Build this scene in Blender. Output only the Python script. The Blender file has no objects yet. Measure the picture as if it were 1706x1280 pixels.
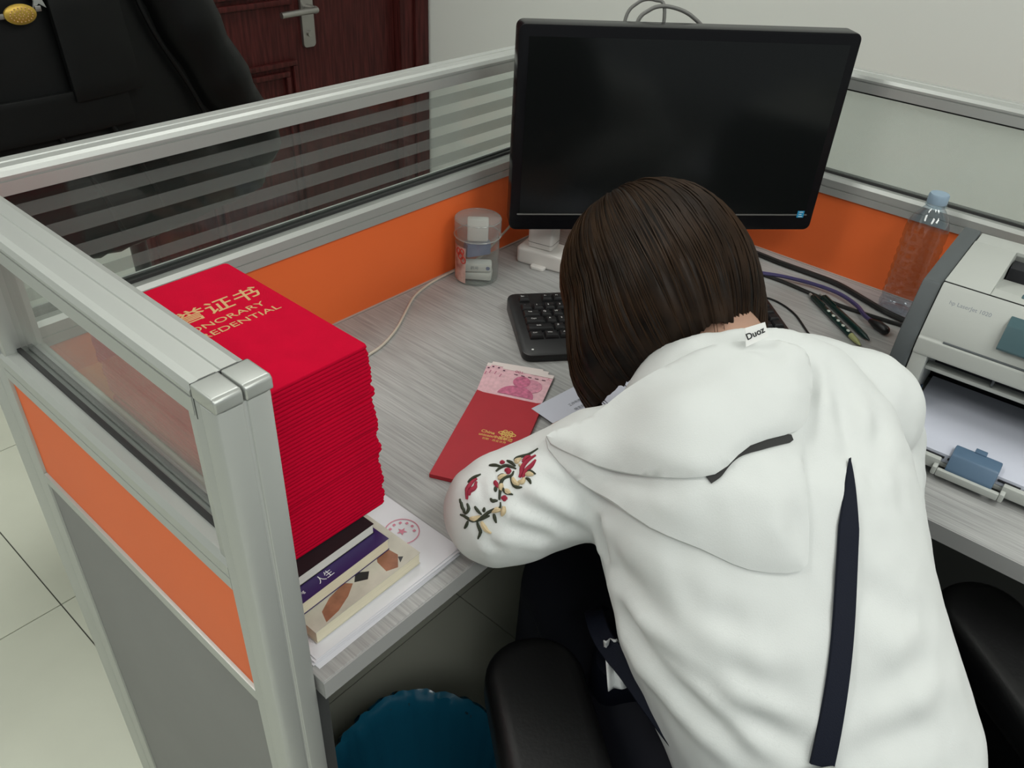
import bpy, bmesh, math, random
import numpy as np
from mathutils import Vector, Matrix, noise
from mathutils.bvhtree import BVHTree
random.seed(4)
PI = math.pi
SC = bpy.context.scene
COL = SC.collection

# ------------------------------------------------------------------ camera
cam = bpy.data.cameras.new('camera')
cam_ob = bpy.data.objects.new('camera', cam)
COL.objects.link(cam_ob)
RX = Vector((0.656908, -0.752359, 0.049276)); UP = Vector((0.408269, 0.409894, 0.815661)); FW = Vector((0.633868, 0.515695, -0.576427))
M = Matrix.Identity(4)
for i in range(3):
    M[i][0] = RX[i]; M[i][1] = UP[i]; M[i][2] = -FW[i]
M.translation = Vector((-0.24814, -0.90981, 1.4250))
cam_ob.matrix_world = M
cam.sensor_width = 36.0
cam.lens = 1348.39 / 1706 * 36.0
cam.clip_start = 0.02
SC.camera = cam_ob

# ------------------------------------------------------------------ world, lamps, exposure
W = bpy.data.worlds.new('world'); SC.world = W; W.use_nodes = True
bg = W.node_tree.nodes['Background']
bg.inputs[0].default_value = (0.90, 0.97, 1.0, 1); bg.inputs[1].default_value = 0.38
SC.view_settings.view_transform = 'Standard'; SC.view_settings.look = 'None'
SC.view_settings.gamma = 1.0; SC.view_settings.use_curve_mapping = False
SC.view_settings.exposure = -0.06
LAMPS = [(-0.9, -1.9, 15.0), (-0.9, 0.45, 14.0), (0.8, -1.7, 12.0), (0.1, -3.1, 22.0), (0.95, 0.62, 7.0)]  # last entry is a fill lamp added to brighten the walls beyond the partition
for lx, ly, e in LAMPS:
    L = bpy.data.lights.new('ceiling_and_fill_lamp', 'AREA'); L.shape = 'RECTANGLE'; L.size = 1.15; L.size_y = 0.55
    L.energy = e; L.color = (0.985, 1.0, 0.955)
    lo = bpy.data.objects.new('ceiling_and_fill_lamp', L); COL.objects.link(lo); lo.location = (lx, ly, 2.74)

# ------------------------------------------------------------------ materials
def mat(name, col, rough=0.5, metal=0.0, bump=0.0, bscale=200.0, spec=0.5, var=0.0, vscale=30.0, stretch=(1, 1, 1), sheen=0.0, trans=0.0, ior=1.45, sss=0.0, coat=0.0, vcol=None, detail=4.0):
    m = bpy.data.materials.new(name); m.use_nodes = True
    nt = m.node_tree; b = nt.nodes['Principled BSDF']
    b.inputs['Base Color'].default_value = (*col, 1); b.inputs['Roughness'].default_value = rough
    b.inputs['Metallic'].default_value = metal; b.inputs['Specular IOR Level'].default_value = spec
    b.inputs['Sheen Weight'].default_value = sheen; b.inputs['Transmission Weight'].default_value = trans
    b.inputs['IOR'].default_value = ior; b.inputs['Coat Weight'].default_value = coat
    if sss: b.inputs['Subsurface Weight'].default_value = sss; b.inputs['Subsurface Scale'].default_value = 0.01
    if bump or var:
        tc = nt.nodes.new('ShaderNodeTexCoord'); mp = nt.nodes.new('ShaderNodeMapping')
        mp.inputs['Scale'].default_value = stretch
        nt.links.new(tc.outputs['Object'], mp.inputs['Vector'])
    if bump:
        n = nt.nodes.new('ShaderNodeTexNoise'); n.inputs['Scale'].default_value = bscale; n.inputs['Detail'].default_value = detail
        bp = nt.nodes.new('ShaderNodeBump'); bp.inputs['Strength'].default_value = bump; bp.inputs['Distance'].default_value = 0.002
        nt.links.new(mp.outputs[0], n.inputs['Vector']); nt.links.new(n.outputs['Fac'], bp.inputs['Height']); nt.links.new(bp.outputs[0], b.inputs['Normal'])
    if var:
        n = nt.nodes.new('ShaderNodeTexNoise'); n.inputs['Scale'].default_value = vscale; n.inputs['Detail'].default_value = detail
        r = nt.nodes.new('ShaderNodeValToRGB')
        c2 = vcol if vcol else tuple(min(1, c * (1 + var)) for c in col)
        c1 = tuple(c * (1 - var) for c in col)
        r.color_ramp.elements[0].position = 0.3; r.color_ramp.elements[1].position = 0.7
        r.color_ramp.elements[0].color = (*c1, 1); r.color_ramp.elements[1].color = (*c2, 1)
        nt.links.new(mp.outputs[0], n.inputs['Vector']); nt.links.new(n.outputs['Fac'], r.inputs['Fac']); nt.links.new(r.outputs[0], b.inputs['Base Color'])
    return m

def glass(name, tint=(0.93, 0.96, 0.95), rough=0.02, haze=0.0, hazecol=(0.8, 0.82, 0.8), refl=1.0):
    m = bpy.data.materials.new(name); m.use_nodes = True
    nt = m.node_tree; nt.nodes.remove(nt.nodes['Principled BSDF']); out = nt.nodes['Material Output']
    tr = nt.nodes.new('ShaderNodeBsdfTransparent'); tr.inputs[0].default_value = (*tint, 1)
    gl = nt.nodes.new('ShaderNodeBsdfGlossy'); gl.inputs['Roughness'].default_value = rough
    lw = nt.nodes.new('ShaderNodeLayerWeight'); lw.inputs['Blend'].default_value = 0.5
    pw_ = nt.nodes.new('ShaderNodeMath'); pw_.operation = 'POWER'; pw_.inputs[1].default_value = 4.5
    ma = nt.nodes.new('ShaderNodeMath'); ma.operation = 'MULTIPLY_ADD'; ma.inputs[1].default_value = 0.9; ma.inputs[2].default_value = 0.035 * refl
    nt.links.new(lw.outputs['Facing'], pw_.inputs[0]); nt.links.new(pw_.outputs[0], ma.inputs[0])
    mx = nt.nodes.new('ShaderNodeMixShader')
    nt.links.new(ma.outputs[0], mx.inputs[0]); nt.links.new(tr.outputs[0], mx.inputs[1]); nt.links.new(gl.outputs[0], mx.inputs[2])
    last = mx
    if haze:
        df = nt.nodes.new('ShaderNodeBsdfDiffuse'); df.inputs[0].default_value = (*hazecol, 1)
        m2 = nt.nodes.new('ShaderNodeMixShader'); m2.inputs[0].default_value = haze
        nt.links.new(mx.outputs[0], m2.inputs[1]); nt.links.new(df.outputs[0], m2.inputs[2]); last = m2
    nt.links.new(last.outputs[0], out.inputs['Surface'])
    return m

MT = {}
MT['wall'] = mat('white_wall_paint', (0.74, 0.76, 0.725), 0.8, bump=0.08, bscale=60)
MT['ceiling'] = mat('ceiling_paint', (0.8, 0.8, 0.78), 0.9)
MT['tile'] = mat('floor_tile_glaze', (0.66, 0.675, 0.57), 0.22, var=0.06, vscale=3, spec=0.4)
MT['grout'] = mat('tile_grout', (0.10, 0.10, 0.09), 0.9)
MT['door'] = mat('dark_red_wood', (0.055, 0.011, 0.010), 0.42, var=0.5, vscale=8, stretch=(14, 14, 1), spec=0.22)
MT['steel'] = mat('brushed_steel', (0.35, 0.34, 0.32), 0.35, metal=0.9)
MT['alu'] = mat('anodised_aluminium', (0.50, 0.515, 0.495), 0.42, metal=0.5, bump=0.05, bscale=80, stretch=(1, 1, 8))
MT['alucap'] = mat('silver_plastic', (0.47, 0.485, 0.465), 0.34, metal=0.6)
MT['seal'] = mat('dark_seal_rubber', (0.03, 0.03, 0.03), 0.7)
MT['orange'] = mat('orange_laminate', (0.86, 0.155, 0.034), 0.55, var=0.05, vscale=3)
MT['greypanel'] = mat('grey_laminate', (0.235, 0.235, 0.23), 0.6, var=0.05, vscale=4)
MT['glass'] = glass('clear_partition_glass', (0.95, 0.975, 0.96), 0.03, haze=0.015, hazecol=(0.6, 0.68, 0.64), refl=0.8)
MT['glassB'] = glass('hazy_partition_glass', (0.93, 0.96, 0.94), 0.14, haze=0.20, hazecol=(0.78, 0.82, 0.78), refl=1.1)
MT['frost'] = glass('frosted_film', (0.86, 0.87, 0.86), 0.25, haze=0.17, hazecol=(0.42, 0.44, 0.42), refl=0.6)
MT['desk'] = mat('grey_wood_laminate', (0.335, 0.335, 0.33), 0.42, var=0.16, vscale=46, stretch=(9, 0.30, 1), spec=0.45, vcol=(0.43, 0.43, 0.425), detail=6)
MT['deskedge'] = mat('grey_edge_band', (0.33, 0.33, 0.325), 0.5)
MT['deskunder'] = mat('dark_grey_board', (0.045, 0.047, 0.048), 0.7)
MT['black'] = mat('black_plastic', (0.012, 0.012, 0.013), 0.38)
MT['blackgloss'] = mat('gloss_black_plastic', (0.005, 0.005, 0.006), 0.25, spec=0.22)
MT['screen'] = mat('dark_screen_panel', (0.006, 0.007, 0.007), 0.16, spec=0.35)
MT['key'] = mat('key_plastic', (0.010, 0.010, 0.011), 0.5)
MT['keytext'] = mat('key_legend_white', (0.85, 0.85, 0.85), 0.6)
MT['bluesticker'] = mat('blue_sticker', (0.02, 0.28, 0.52), 0.5)
MT['whiteprint'] = mat('white_print', (0.75, 0.77, 0.77), 0.6)
MT['red'] = mat('red_plush_cover', (0.49, 0.0006, 0.024), 0.85, bump=0.15, bscale=900, spec=0.1, var=0.05, vscale=40)
MT['gold'] = mat('gold_foil', (0.56, 0.34, 0.15), 0.5, metal=0.15)
MT['goldbadge'] = mat('gold_badge', (0.50, 0.33, 0.06), 0.4, metal=0.6)
MT['paper'] = mat('white_paper', (0.70, 0.70, 0.74), 0.7)
MT['paperblue'] = mat('cool_white_paper', (0.56, 0.58, 0.67), 0.7)
MT['pages'] = mat('cream_page_edges', (0.72, 0.66, 0.50), 0.8, var=0.12, vscale=300, stretch=(0.1, 0.1, 8))
MT['pageswhite'] = mat('white_page_edges', (0.72, 0.71, 0.66), 0.8, var=0.10, vscale=300, stretch=(0.1, 0.1, 8))
MT['purplecover'] = mat('purple_cover', (0.035, 0.018, 0.10), 0.4)
MT['blackcover'] = mat('black_cover', (0.015, 0.015, 0.018), 0.4)
MT['palecover'] = mat('pale_cover', (0.50, 0.48, 0.41), 0.45, var=0.18, vscale=30)
MT['brownfig'] = mat('brown_print', (0.28, 0.12, 0.07), 0.5, var=0.3, vscale=60)
MT['stamp'] = mat('red_stamp_ink', (0.62, 0.22, 0.30), 0.7)
MT['greyink'] = mat('grey_ink', (0.22, 0.24, 0.27), 0.7)
MT['envelope'] = mat('red_envelope_card', (0.42, 0.018, 0.030), 0.55, var=0.04, vscale=20)
MT['yellowfoil'] = mat('yellow_foil', (0.72, 0.50, 0.13), 0.45)
MT['note'] = mat('pink_banknote', (0.74, 0.46, 0.51), 0.7, var=0.12, vscale=120)
MT['noteink'] = mat('magenta_note_ink', (0.55, 0.15, 0.26), 0.7, var=0.3, vscale=160)
MT['noteshade'] = mat('soft_note_ink', (0.62, 0.27, 0.36), 0.7, var=0.2, vscale=200)
MT['notedark'] = mat('dark_note_ink', (0.10, 0.035, 0.07), 0.7)
MT['noteborder'] = mat('pale_note_border', (0.74, 0.66, 0.64), 0.7)
MT['jar'] = glass('clear_jar_plastic', (0.93, 0.95, 0.94), 0.03, haze=0.05, refl=1.0)
MT['lid'] = glass('milky_jar_lid', (0.85, 0.87, 0.86), 0.1, haze=0.22, hazecol=(0.7, 0.7, 0.68), refl=1.0)
MT['jarlabel'] = mat('pink_label', (0.58, 0.30, 0.28), 0.6, var=0.4, vscale=50, vcol=(0.75, 0.62, 0.56))
MT['redprint'] = mat('red_print', (0.55, 0.05, 0.03), 0.5)
MT['white'] = mat('white_plastic', (0.72, 0.70, 0.67), 0.35)
MT['bluegrey'] = mat('blue_grey_print', (0.18, 0.20, 0.34), 0.5)
MT['beigecable'] = mat('beige_cable', (0.58, 0.52, 0.44), 0.5)
MT['blackcable'] = mat('black_cable', (0.012, 0.012, 0.012), 0.4)
MT['purplecable'] = mat('violet_cable', (0.055, 0.045, 0.13), 0.35)
MT['greycable'] = mat('grey_cable', (0.16, 0.16, 0.15), 0.4)
MT['penbody'] = mat('dark_green_pen', (0.004, 0.025, 0.022), 0.3)
MT['pendot'] = mat('pale_dots', (0.50, 0.55, 0.50), 0.4)
MT['pentip'] = mat('olive_pen_grip', (0.35, 0.37, 0.16), 0.4)
MT['bottle'] = glass('clear_bottle_plastic', (0.80, 0.87, 0.92), 0.02, haze=0.0, refl=2.4)
MT['bottlecap'] = mat('pale_blue_cap', (0.28, 0.38, 0.48), 0.45)
MT['printer'] = mat('ivory_grey_plastic', (0.44, 0.455, 0.43), 0.5, bump=0.04, bscale=900)
MT['printerside'] = mat('dark_grey_plastic', (0.085, 0.095, 0.10), 0.5)
MT['printerdark'] = mat('printer_cavity_black', (0.012, 0.012, 0.016), 0.5)
MT['teal'] = mat('smoky_teal_plastic', (0.06, 0.11, 0.125), 0.25)
MT['bluetab'] = mat('slate_blue_plastic', (0.09, 0.15, 0.23), 0.45)
MT['hoodie'] = mat('white_cotton', (0.635, 0.655, 0.645), 0.85, bump=0.10, bscale=700, sheen=0.1)
MT['hoodprint'] = mat('black_hood_print', (0.02, 0.02, 0.02), 0.7)
MT['skin'] = mat('warm_skin', (0.42, 0.25, 0.18), 0.5, sss=0.05, var=0.05, vscale=30)
MT['hair'] = mat('dark_brown_hair', (0.006, 0.0042, 0.0032), 0.5, var=0.6, vscale=26, spec=0.18, vcol=(0.024, 0.013, 0.007))
MT['hairlight'] = mat('brown_hair_strand', (0.026, 0.0135, 0.0065), 0.45, var=0.5, vscale=20, spec=0.2)
MT['navy'] = mat('navy_trousers', (0.005, 0.006, 0.013), 0.8)
MT['navystrap'] = mat('navy_webbing', (0.0055, 0.0075, 0.016), 0.7, bump=0.2, bscale=900, spec=0.2)
MT['shoe'] = mat('black_shoe', (0.02, 0.02, 0.02), 0.5)
MT['chair'] = mat('black_chair_leather', (0.0035, 0.0035, 0.004), 0.42, bump=0.12, bscale=250)
MT['bin'] = mat('dark_bin_plastic', (0.02, 0.05, 0.07), 0.4)
MT['liner'] = mat('blue_bin_liner', (0.012, 0.14, 0.24), 0.22, spec=0.7, bump=0.5, bscale=26)
MT['leather'] = mat('black_coat_leather', (0.0035, 0.004, 0.004), 0.5, bump=0.35, bscale=25, spec=0.22)
MT['tagwhite'] = mat('white_label_cloth', (0.78, 0.78, 0.76), 0.7)
MT['embred'] = mat('crimson_thread', (0.30, 0.015, 0.04), 0.7, bump=0.5, bscale=1500)
MT['embgreen'] = mat('dark_olive_thread', (0.030, 0.036, 0.020), 0.7, bump=0.5, bscale=1500)
MT['embcream'] = mat('cream_thread', (0.58, 0.46, 0.28), 0.7, bump=0.5, bscale=1500)
MT['eye'] = mat('eye_dark', (0.02, 0.015, 0.01), 0.2)
MT['lip'] = mat('lip_red', (0.35, 0.10, 0.09), 0.45)
MT['lampglow'] = mat('lamp_diffuser', (0.9, 0.9, 0.9), 0.6)
_b = MT['lampglow'].node_tree.nodes['Principled BSDF']; _b.inputs['Emission Color'].default_value = (1, 1, 0.96, 1); _b.inputs['Emission Strength'].default_value = 2.5

# ------------------------------------------------------------------ mesh helpers
class MB:
    def __init__(s): s.v = []; s.f = []
    def add(s, vs, fs):
        o = len(s.v); s.v += [tuple(v) for v in vs]; s.f += [tuple(i + o for i in f) for f in fs]; return s
    def box(s, a, b):
        x0, y0, z0 = a; x1, y1, z1 = b
        return s.add([(x0, y0, z0), (x1, y0, z0), (x1, y1, z0), (x0, y1, z0), (x0, y0, z1), (x1, y0, z1), (x1, y1, z1), (x0, y1, z1)],
                     [(0, 3, 2, 1), (4, 5, 6, 7), (0, 1, 5, 4), (1, 2, 6, 5), (2, 3, 7, 6), (3, 0, 4, 7)])
    def prism(s, prof, fn, u0, u1):          # prof: list of 2-D points, fn(u, a, b) -> xyz
        n = len(prof)
        vs = [fn(u0, a, b) for a, b in prof] + [fn(u1, a, b) for a, b in prof]
        fs = [(i, (i + 1) % n, n + (i + 1) % n, n + i) for i in range(n)] + [tuple(range(n))[::-1], tuple(range(n, 2 * n))]
        return s.add(vs, fs)
    def rings(s, rings, cap=True, closed=True):
        n = len(rings[0]); vs = [p for r in rings for p in r]; fs = []
        m = n if closed else n - 1
        for k in range(len(rings) - 1):
            for i in range(m): fs.append((k * n + i, k * n + (i + 1) % n, (k + 1) * n + (i + 1) % n, (k + 1) * n + i))
        if cap and closed: fs += [tuple(range(n))[::-1], tuple(range((len(rings) - 1) * n, len(rings) * n))]
        return s.add(vs, fs)
    def tube(s, path, rad, n=10, flat=1.0, cap=True, up=None):
        P = [Vector(p) for p in path]; rs = []
        R = rad if isinstance(rad, (list, tuple)) else [rad] * len(P)
        prev = None
        for i, p in enumerate(P):
            t = (P[min(i + 1, len(P) - 1)] - P[max(i - 1, 0)]).normalized()
            if up is not None: a = t.cross(Vector(up)).normalized()
            elif prev is None: a = t.cross(Vector((0, 0, 1)) if abs(t.z) < 0.9 else Vector((1, 0, 0))).normalized()
            else: a = (prev - t * prev.dot(t)).normalized()
            prev = a; b = a.cross(t)
            rs.append([p + (a * math.cos(2 * PI * k / n) + b * math.sin(2 * PI * k / n) * flat) * R[i] for k in range(n)])
        return s.rings(rs, cap)
    def limb(s, path, rad, n=14):            # tube with rounded ends
        P = [Vector(p) for p in path]; R = list(rad)
        d0 = (P[0] - P[1]).normalized(); d1 = (P[-1] - P[-2]).normalized()
        pre = [(P[0] + d0 * R[0] * math.sin(a), R[0] * math.cos(a)) for a in (1.45, 1.0, 0.5)]
        post = [(P[-1] + d1 * R[-1] * math.sin(a), R[-1] * math.cos(a)) for a in (0.5, 1.0, 1.45)]
        return s.tube([p for p, _ in pre] + P + [p for p, _ in post], [r for _, r in pre] + R + [r for _, r in post], n)
    def lathe(s, prof, n=32, c=(0, 0, 0), cap=True, wob=None):
        rs = []
        for j, (r, z) in enumerate(prof):
            ring = []
            for k in range(n):
                a = 2 * PI * k / n; rr, zz = (r, z) if wob is None else wob(r, z, a, j)
                ring.append((c[0] + rr * math.cos(a), c[1] + rr * math.sin(a), c[2] + zz))
            rs.append(ring)
        return s.rings(rs, cap)
    def ball(s, c, r, nu=16, nv=10, M=None):
        rx, ry, rz = r if isinstance(r, (list, tuple)) else (r, r, r)
        rs = []
        for j in range(nv + 1):
            t = PI * (0.02 + 0.96 * j / nv)
            ring = []
            for k in range(nu):
                a = 2 * PI * k / nu
                p = Vector((rx * math.sin(t) * math.cos(a), ry * math.sin(t) * math.sin(a), -rz * math.cos(t)))
                if M is not None: p = M @ p
                ring.append(p + Vector(c))
            rs.append(ring)
        return s.rings(rs)
    def plate(s, outline, z0, z1):           # outline: 2-D polygon
        n = len(outline)
        return s.add([(x, y, z0) for x, y in outline] + [(x, y, z1) for x, y in outline],
                     [tuple(range(n))[::-1], tuple(range(n, 2 * n))] + [(i, (i + 1) % n, n + (i + 1) % n, n + i) for i in range(n)])
    def map(s, fn): s.v = [tuple(fn(Vector(v))) for v in s.v]; return s

def rrect(x0, y0, x1, y1, r, k=5):
    pts = []
    for cx, cy, a0 in ((x1 - r, y1 - r, 0), (x0 + r, y1 - r, 90), (x0 + r, y0 + r, 180), (x1 - r, y0 + r, 270)):
        for i in range(k + 1):
            a = math.radians(a0 + 90 * i / k); pts.append((cx + r * math.cos(a), cy + r * math.sin(a)))
    return pts

def obj(name, mb, m, parent=None, bevel=0.0, smooth=True, loc=None, world=False, seg=2):
    me = bpy.data.meshes.new(name)
    vs = mb.v
    if world and parent is not None:
        o = Vector(parent['_w']) if '_w' in parent else parent.location
        vs = [tuple(Vector(v) - o) for v in vs]
    me.from_pydata(vs, [], mb.f); me.update()
    bm = bmesh.new(); bm.from_mesh(me); bmesh.ops.recalc_face_normals(bm, faces=bm.faces)
    if bevel:
        es = [e for e in bm.edges if len(e.link_faces) == 2 and e.calc_face_angle(0) > 0.6]
        bmesh.ops.bevel(bm, geom=es, offset=bevel, segments=seg, profile=0.6, affect='EDGES', clamp_overlap=True)
    for f in bm.faces: f.smooth = smooth
    if smooth:
        for e in bm.edges:
            if len(e.link_faces) == 2 and e.calc_face_angle(0) > 0.75: e.smooth = False
    bm.to_mesh(me); bm.free()
    me.materials.append(MT[m] if isinstance(m, str) else m)
    o = bpy.data.objects.new(name, me); COL.objects.link(o)
    if parent is not None: o.parent = parent
    if loc is not None: o.location = loc
    return o

def tag(o, label=None, cat=None, group=None, kind=None):
    if label: o['label'] = label
    if cat: o['category'] = cat
    if group: o['group'] = group
    if kind: o['kind'] = kind
    return o

def thing(name, label, cat, loc=(0, 0, 0), rz=0.0, group=None):
    o = bpy.data.objects.new(name, None); COL.objects.link(o); o.empty_display_size = 0.05
    o.location = loc; o.rotation_euler = (0, 0, rz)
    return tag(o, label, cat, group)

def dup(root, loc=None, rz=None, label=None):
    r = root.copy(); COL.objects.link(r)
    if loc is not None: r.location = loc
    if rz is not None: r.rotation_euler = (0, 0, rz)
    if label: r['label'] = label
    for ch in list(root.children):
        c = ch.copy(); COL.objects.link(c); c.parent = r
        for g in list(ch.children):
            d = g.copy(); COL.objects.link(d); d.parent = c
    return r

def text(name, body, size, m, parent, loc, rot=(0, 0, 0), ext=0.0001, align='CENTER', sx=1.0, shear=0.0, mtx=None, bold=0.0):
    c = bpy.data.curves.new(name, 'FONT'); c.body = body; c.size = size; c.extrude = ext; c.align_x = align; c.align_y = 'CENTER'
    c.shear = shear; c.offset = bold
    c.materials.append(MT[m])
    o = bpy.data.objects.new(name, c); COL.objects.link(o); o.parent = parent
    if mtx is not None: o.matrix_local = mtx
    else: o.location = loc; o.rotation_euler = rot; o.scale = (sx, 1, 1)
    return o

def smooth_path(pts, n=8):
    P = [Vector(p) for p in pts]; P = [P[0] * 2 - P[1]] + P + [P[-1] * 2 - P[-2]]; out = []
    for i in range(1, len(P) - 2):
        for k in range(n):
            t = k / n; a, b, c, d = P[i - 1:i + 3]
            out.append(0.5 * ((2 * b) + (c - a) * t + (2 * a - 5 * b + 4 * c - d) * t * t + (3 * b - a - 3 * c + d) * t ** 3))
    out.append(P[-2]); return out

# ------------------------------------------------------------------ the room
DZ = 0.75                                     # desk top height
WY, WX = 1.33, 1.885                          # back wall, right wall
fl = obj('floor', MB().box((-4, -4, -0.06), (4, 4, -0.004)), 'grout'); tag(fl, kind='structure')
tm = None
for i in range(-6, 5):
    for j in range(-6, 4):
        x0, y0 = 0.022 + 0.6 * i, 0.51 + 0.6 * j
        if y0 > WY or x0 > WX: continue
        if tm is None:
            tm = obj('tile', MB().box((0.0012, 0.0012, -0.004), (0.5988, 0.5988, 0)), 'tile', fl, bevel=0.0008, smooth=False, loc=(x0, y0, 0))
        else:
            t = bpy.data.objects.new('tile', tm.data); COL.objects.link(t); t.parent = fl; t.location = (x0, y0, 0)
wr = obj('wall_right', MB().box((WX, -4, 0), (WX + 0.12, WY + 0.12, 2.8)), 'wall'); tag(wr, kind='structure')
wb = MB()
wb.box((-4, WY, 0), (0.86, WY + 0.12, 2.8)).box((0.86, WY, 2.12), (WX, WY + 0.12, 2.8))
wb = obj('wall_back', wb, 'wall'); tag(wb, kind='structure')
ce = obj('ceiling', MB().box((-4, -4, 2.8), (4, 4, 2.9)), 'ceiling'); tag(ce, kind='structure')
for k, (lx, ly, e) in enumerate(LAMPS):  # the added fill lamp gets a made-up panel as well
    f = MB()
    for a, b in (((-0.6, -0.3, 2.755), (0.6, -0.28, 2.8)), ((-0.6, 0.28, 2.755), (0.6, 0.3, 2.8)), ((-0.6, -0.28, 2.755), (-0.58, 0.28, 2.8)), ((0.58, -0.28, 2.755), (0.6, 0.28, 2.8))): f.box(a, b)
    f.map(lambda v, lx=lx, ly=ly: v + Vector((lx, ly, 0)))
    t = obj('ceiling_panel_frame', f, 'white', ce, smooth=False)
    obj('ceiling_panel_diffuser', MB().box((lx - 0.58, ly - 0.28, 2.775), (lx + 0.58, ly + 0.28, 2.785)), 'lampglow', t)
# door in the back wall
dr = bpy.data.objects.new('door_1', None); COL.objects.link(dr); dr.location = (1.31, WY, 0); tag(dr, kind='structure')
f = MB()
for a, b in (((0.44, -0.03, 0), (0.575, 0.11, 2.12)), ((-0.575, -0.03, 0), (-0.44, 0.11, 2.12)), ((-0.44, -0.03, 2.02), (0.44, 0.11, 2.12))): f.box(a, b)
obj('door_frame', f, 'door', dr, bevel=0.008)
f = MB()
for a, b in (((0.50, -0.042, 0), (0.555, -0.03, 2.10)), ((-0.555, -0.042, 0), (-0.50, -0.03, 2.10))): f.box(a, b)
obj('architrave', f, 'door', dr, bevel=0.005)
leaf = obj('door_leaf', MB().box((-0.437, 0.0, 0.01), (0.437, 0.045, 2.015)), 'door', dr, bevel=0.003)
for z0, z1 in ((0.16, 0.76), (0.92, 1.88)):
    for x0, x1 in ((-0.34, 0.02),):
        f = MB()
        for q in (0.0, 0.03):
            a, b, c, d = x0 + q, x1 - q, z0 + q, z1 - q; w = 0.016
            f.box((a, -0.014, c), (b, 0, c + w)).box((a, -0.014, d - w), (b, 0, d)).box((a, -0.014, c + w), (a + w, 0, d - w)).box((b - w, -0.014, c + w), (b, 0, d - w))
        obj('raised_moulding', f, 'door', leaf, bevel=0.004)
hp = obj('handle_plate', MB().plate(rrect(0.052, 0.79, 0.098, 1.06, 0.012), 0, 0.012).map(lambda v: Vector((v.x, -v.z, v.y))), 'steel', leaf, bevel=0.002)
h = MB().tube([(0.075, -0.01, 0.905), (0.075, -0.055, 0.905)], 0.011).tube([(0.08, -0.055, 0.905), (0.03, -0.058, 0.905), (-0.05, -0.055, 0.902)], 0.009)
h.tube([(0.075, -0.008, 0.83), (0.075, -0.02, 0.83)], 0.009)
obj('lever_handle', h, 'steel', leaf)

# ------------------------------------------------------------------ cubicle partitions
T = 0.046; LX = 1.19; DY = 0.494
ZT, ZR, ZB, ZO, ZP = 1.10, 1.073, 0.9234, 0.8906, 0.750
def bar_profile(z0, z1, t=T):                 # (v, z): rounded shoulders, shallow grooves on both faces and along the top
    g = 0.0022; zm = z0 + (z1 - z0) * 0.62
    half = [(t / 2, z0), (t / 2, zm - g), (t / 2 - g, zm - g), (t / 2 - g, zm), (t / 2, zm), (t / 2, z1 - 0.007), (t / 2 - 0.0025, z1 - 0.002), (t / 2 - 0.008, z1),
            (0.0022, z1), (0.0015, z1 - 0.0012)]
    return [(t / 2 + a, b) for a, b in half] + [(t / 2 - a, b) for a, b in half[::-1]]
def mid_profile(z0, z1, t=T):
    g = 0.002; h = z1 - z0; s = 0.004
    half = [(t / 2, z0), (t / 2, z0 + h * 0.38), (t / 2 - g, z0 + h * 0.38), (t / 2 - g, z0 + h * 0.44), (t / 2, z0 + h * 0.44), (t / 2, z1 - 0.006), (t / 2 - 0.004, z1),
            (0.008, z1), (0.008, z1 - 0.003), (0.0035, z1 - 0.003)]
    return [(t / 2 + a, b) for a, b in half] + [(t / 2 - a, b) for a, b in half[::-1]]

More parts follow.
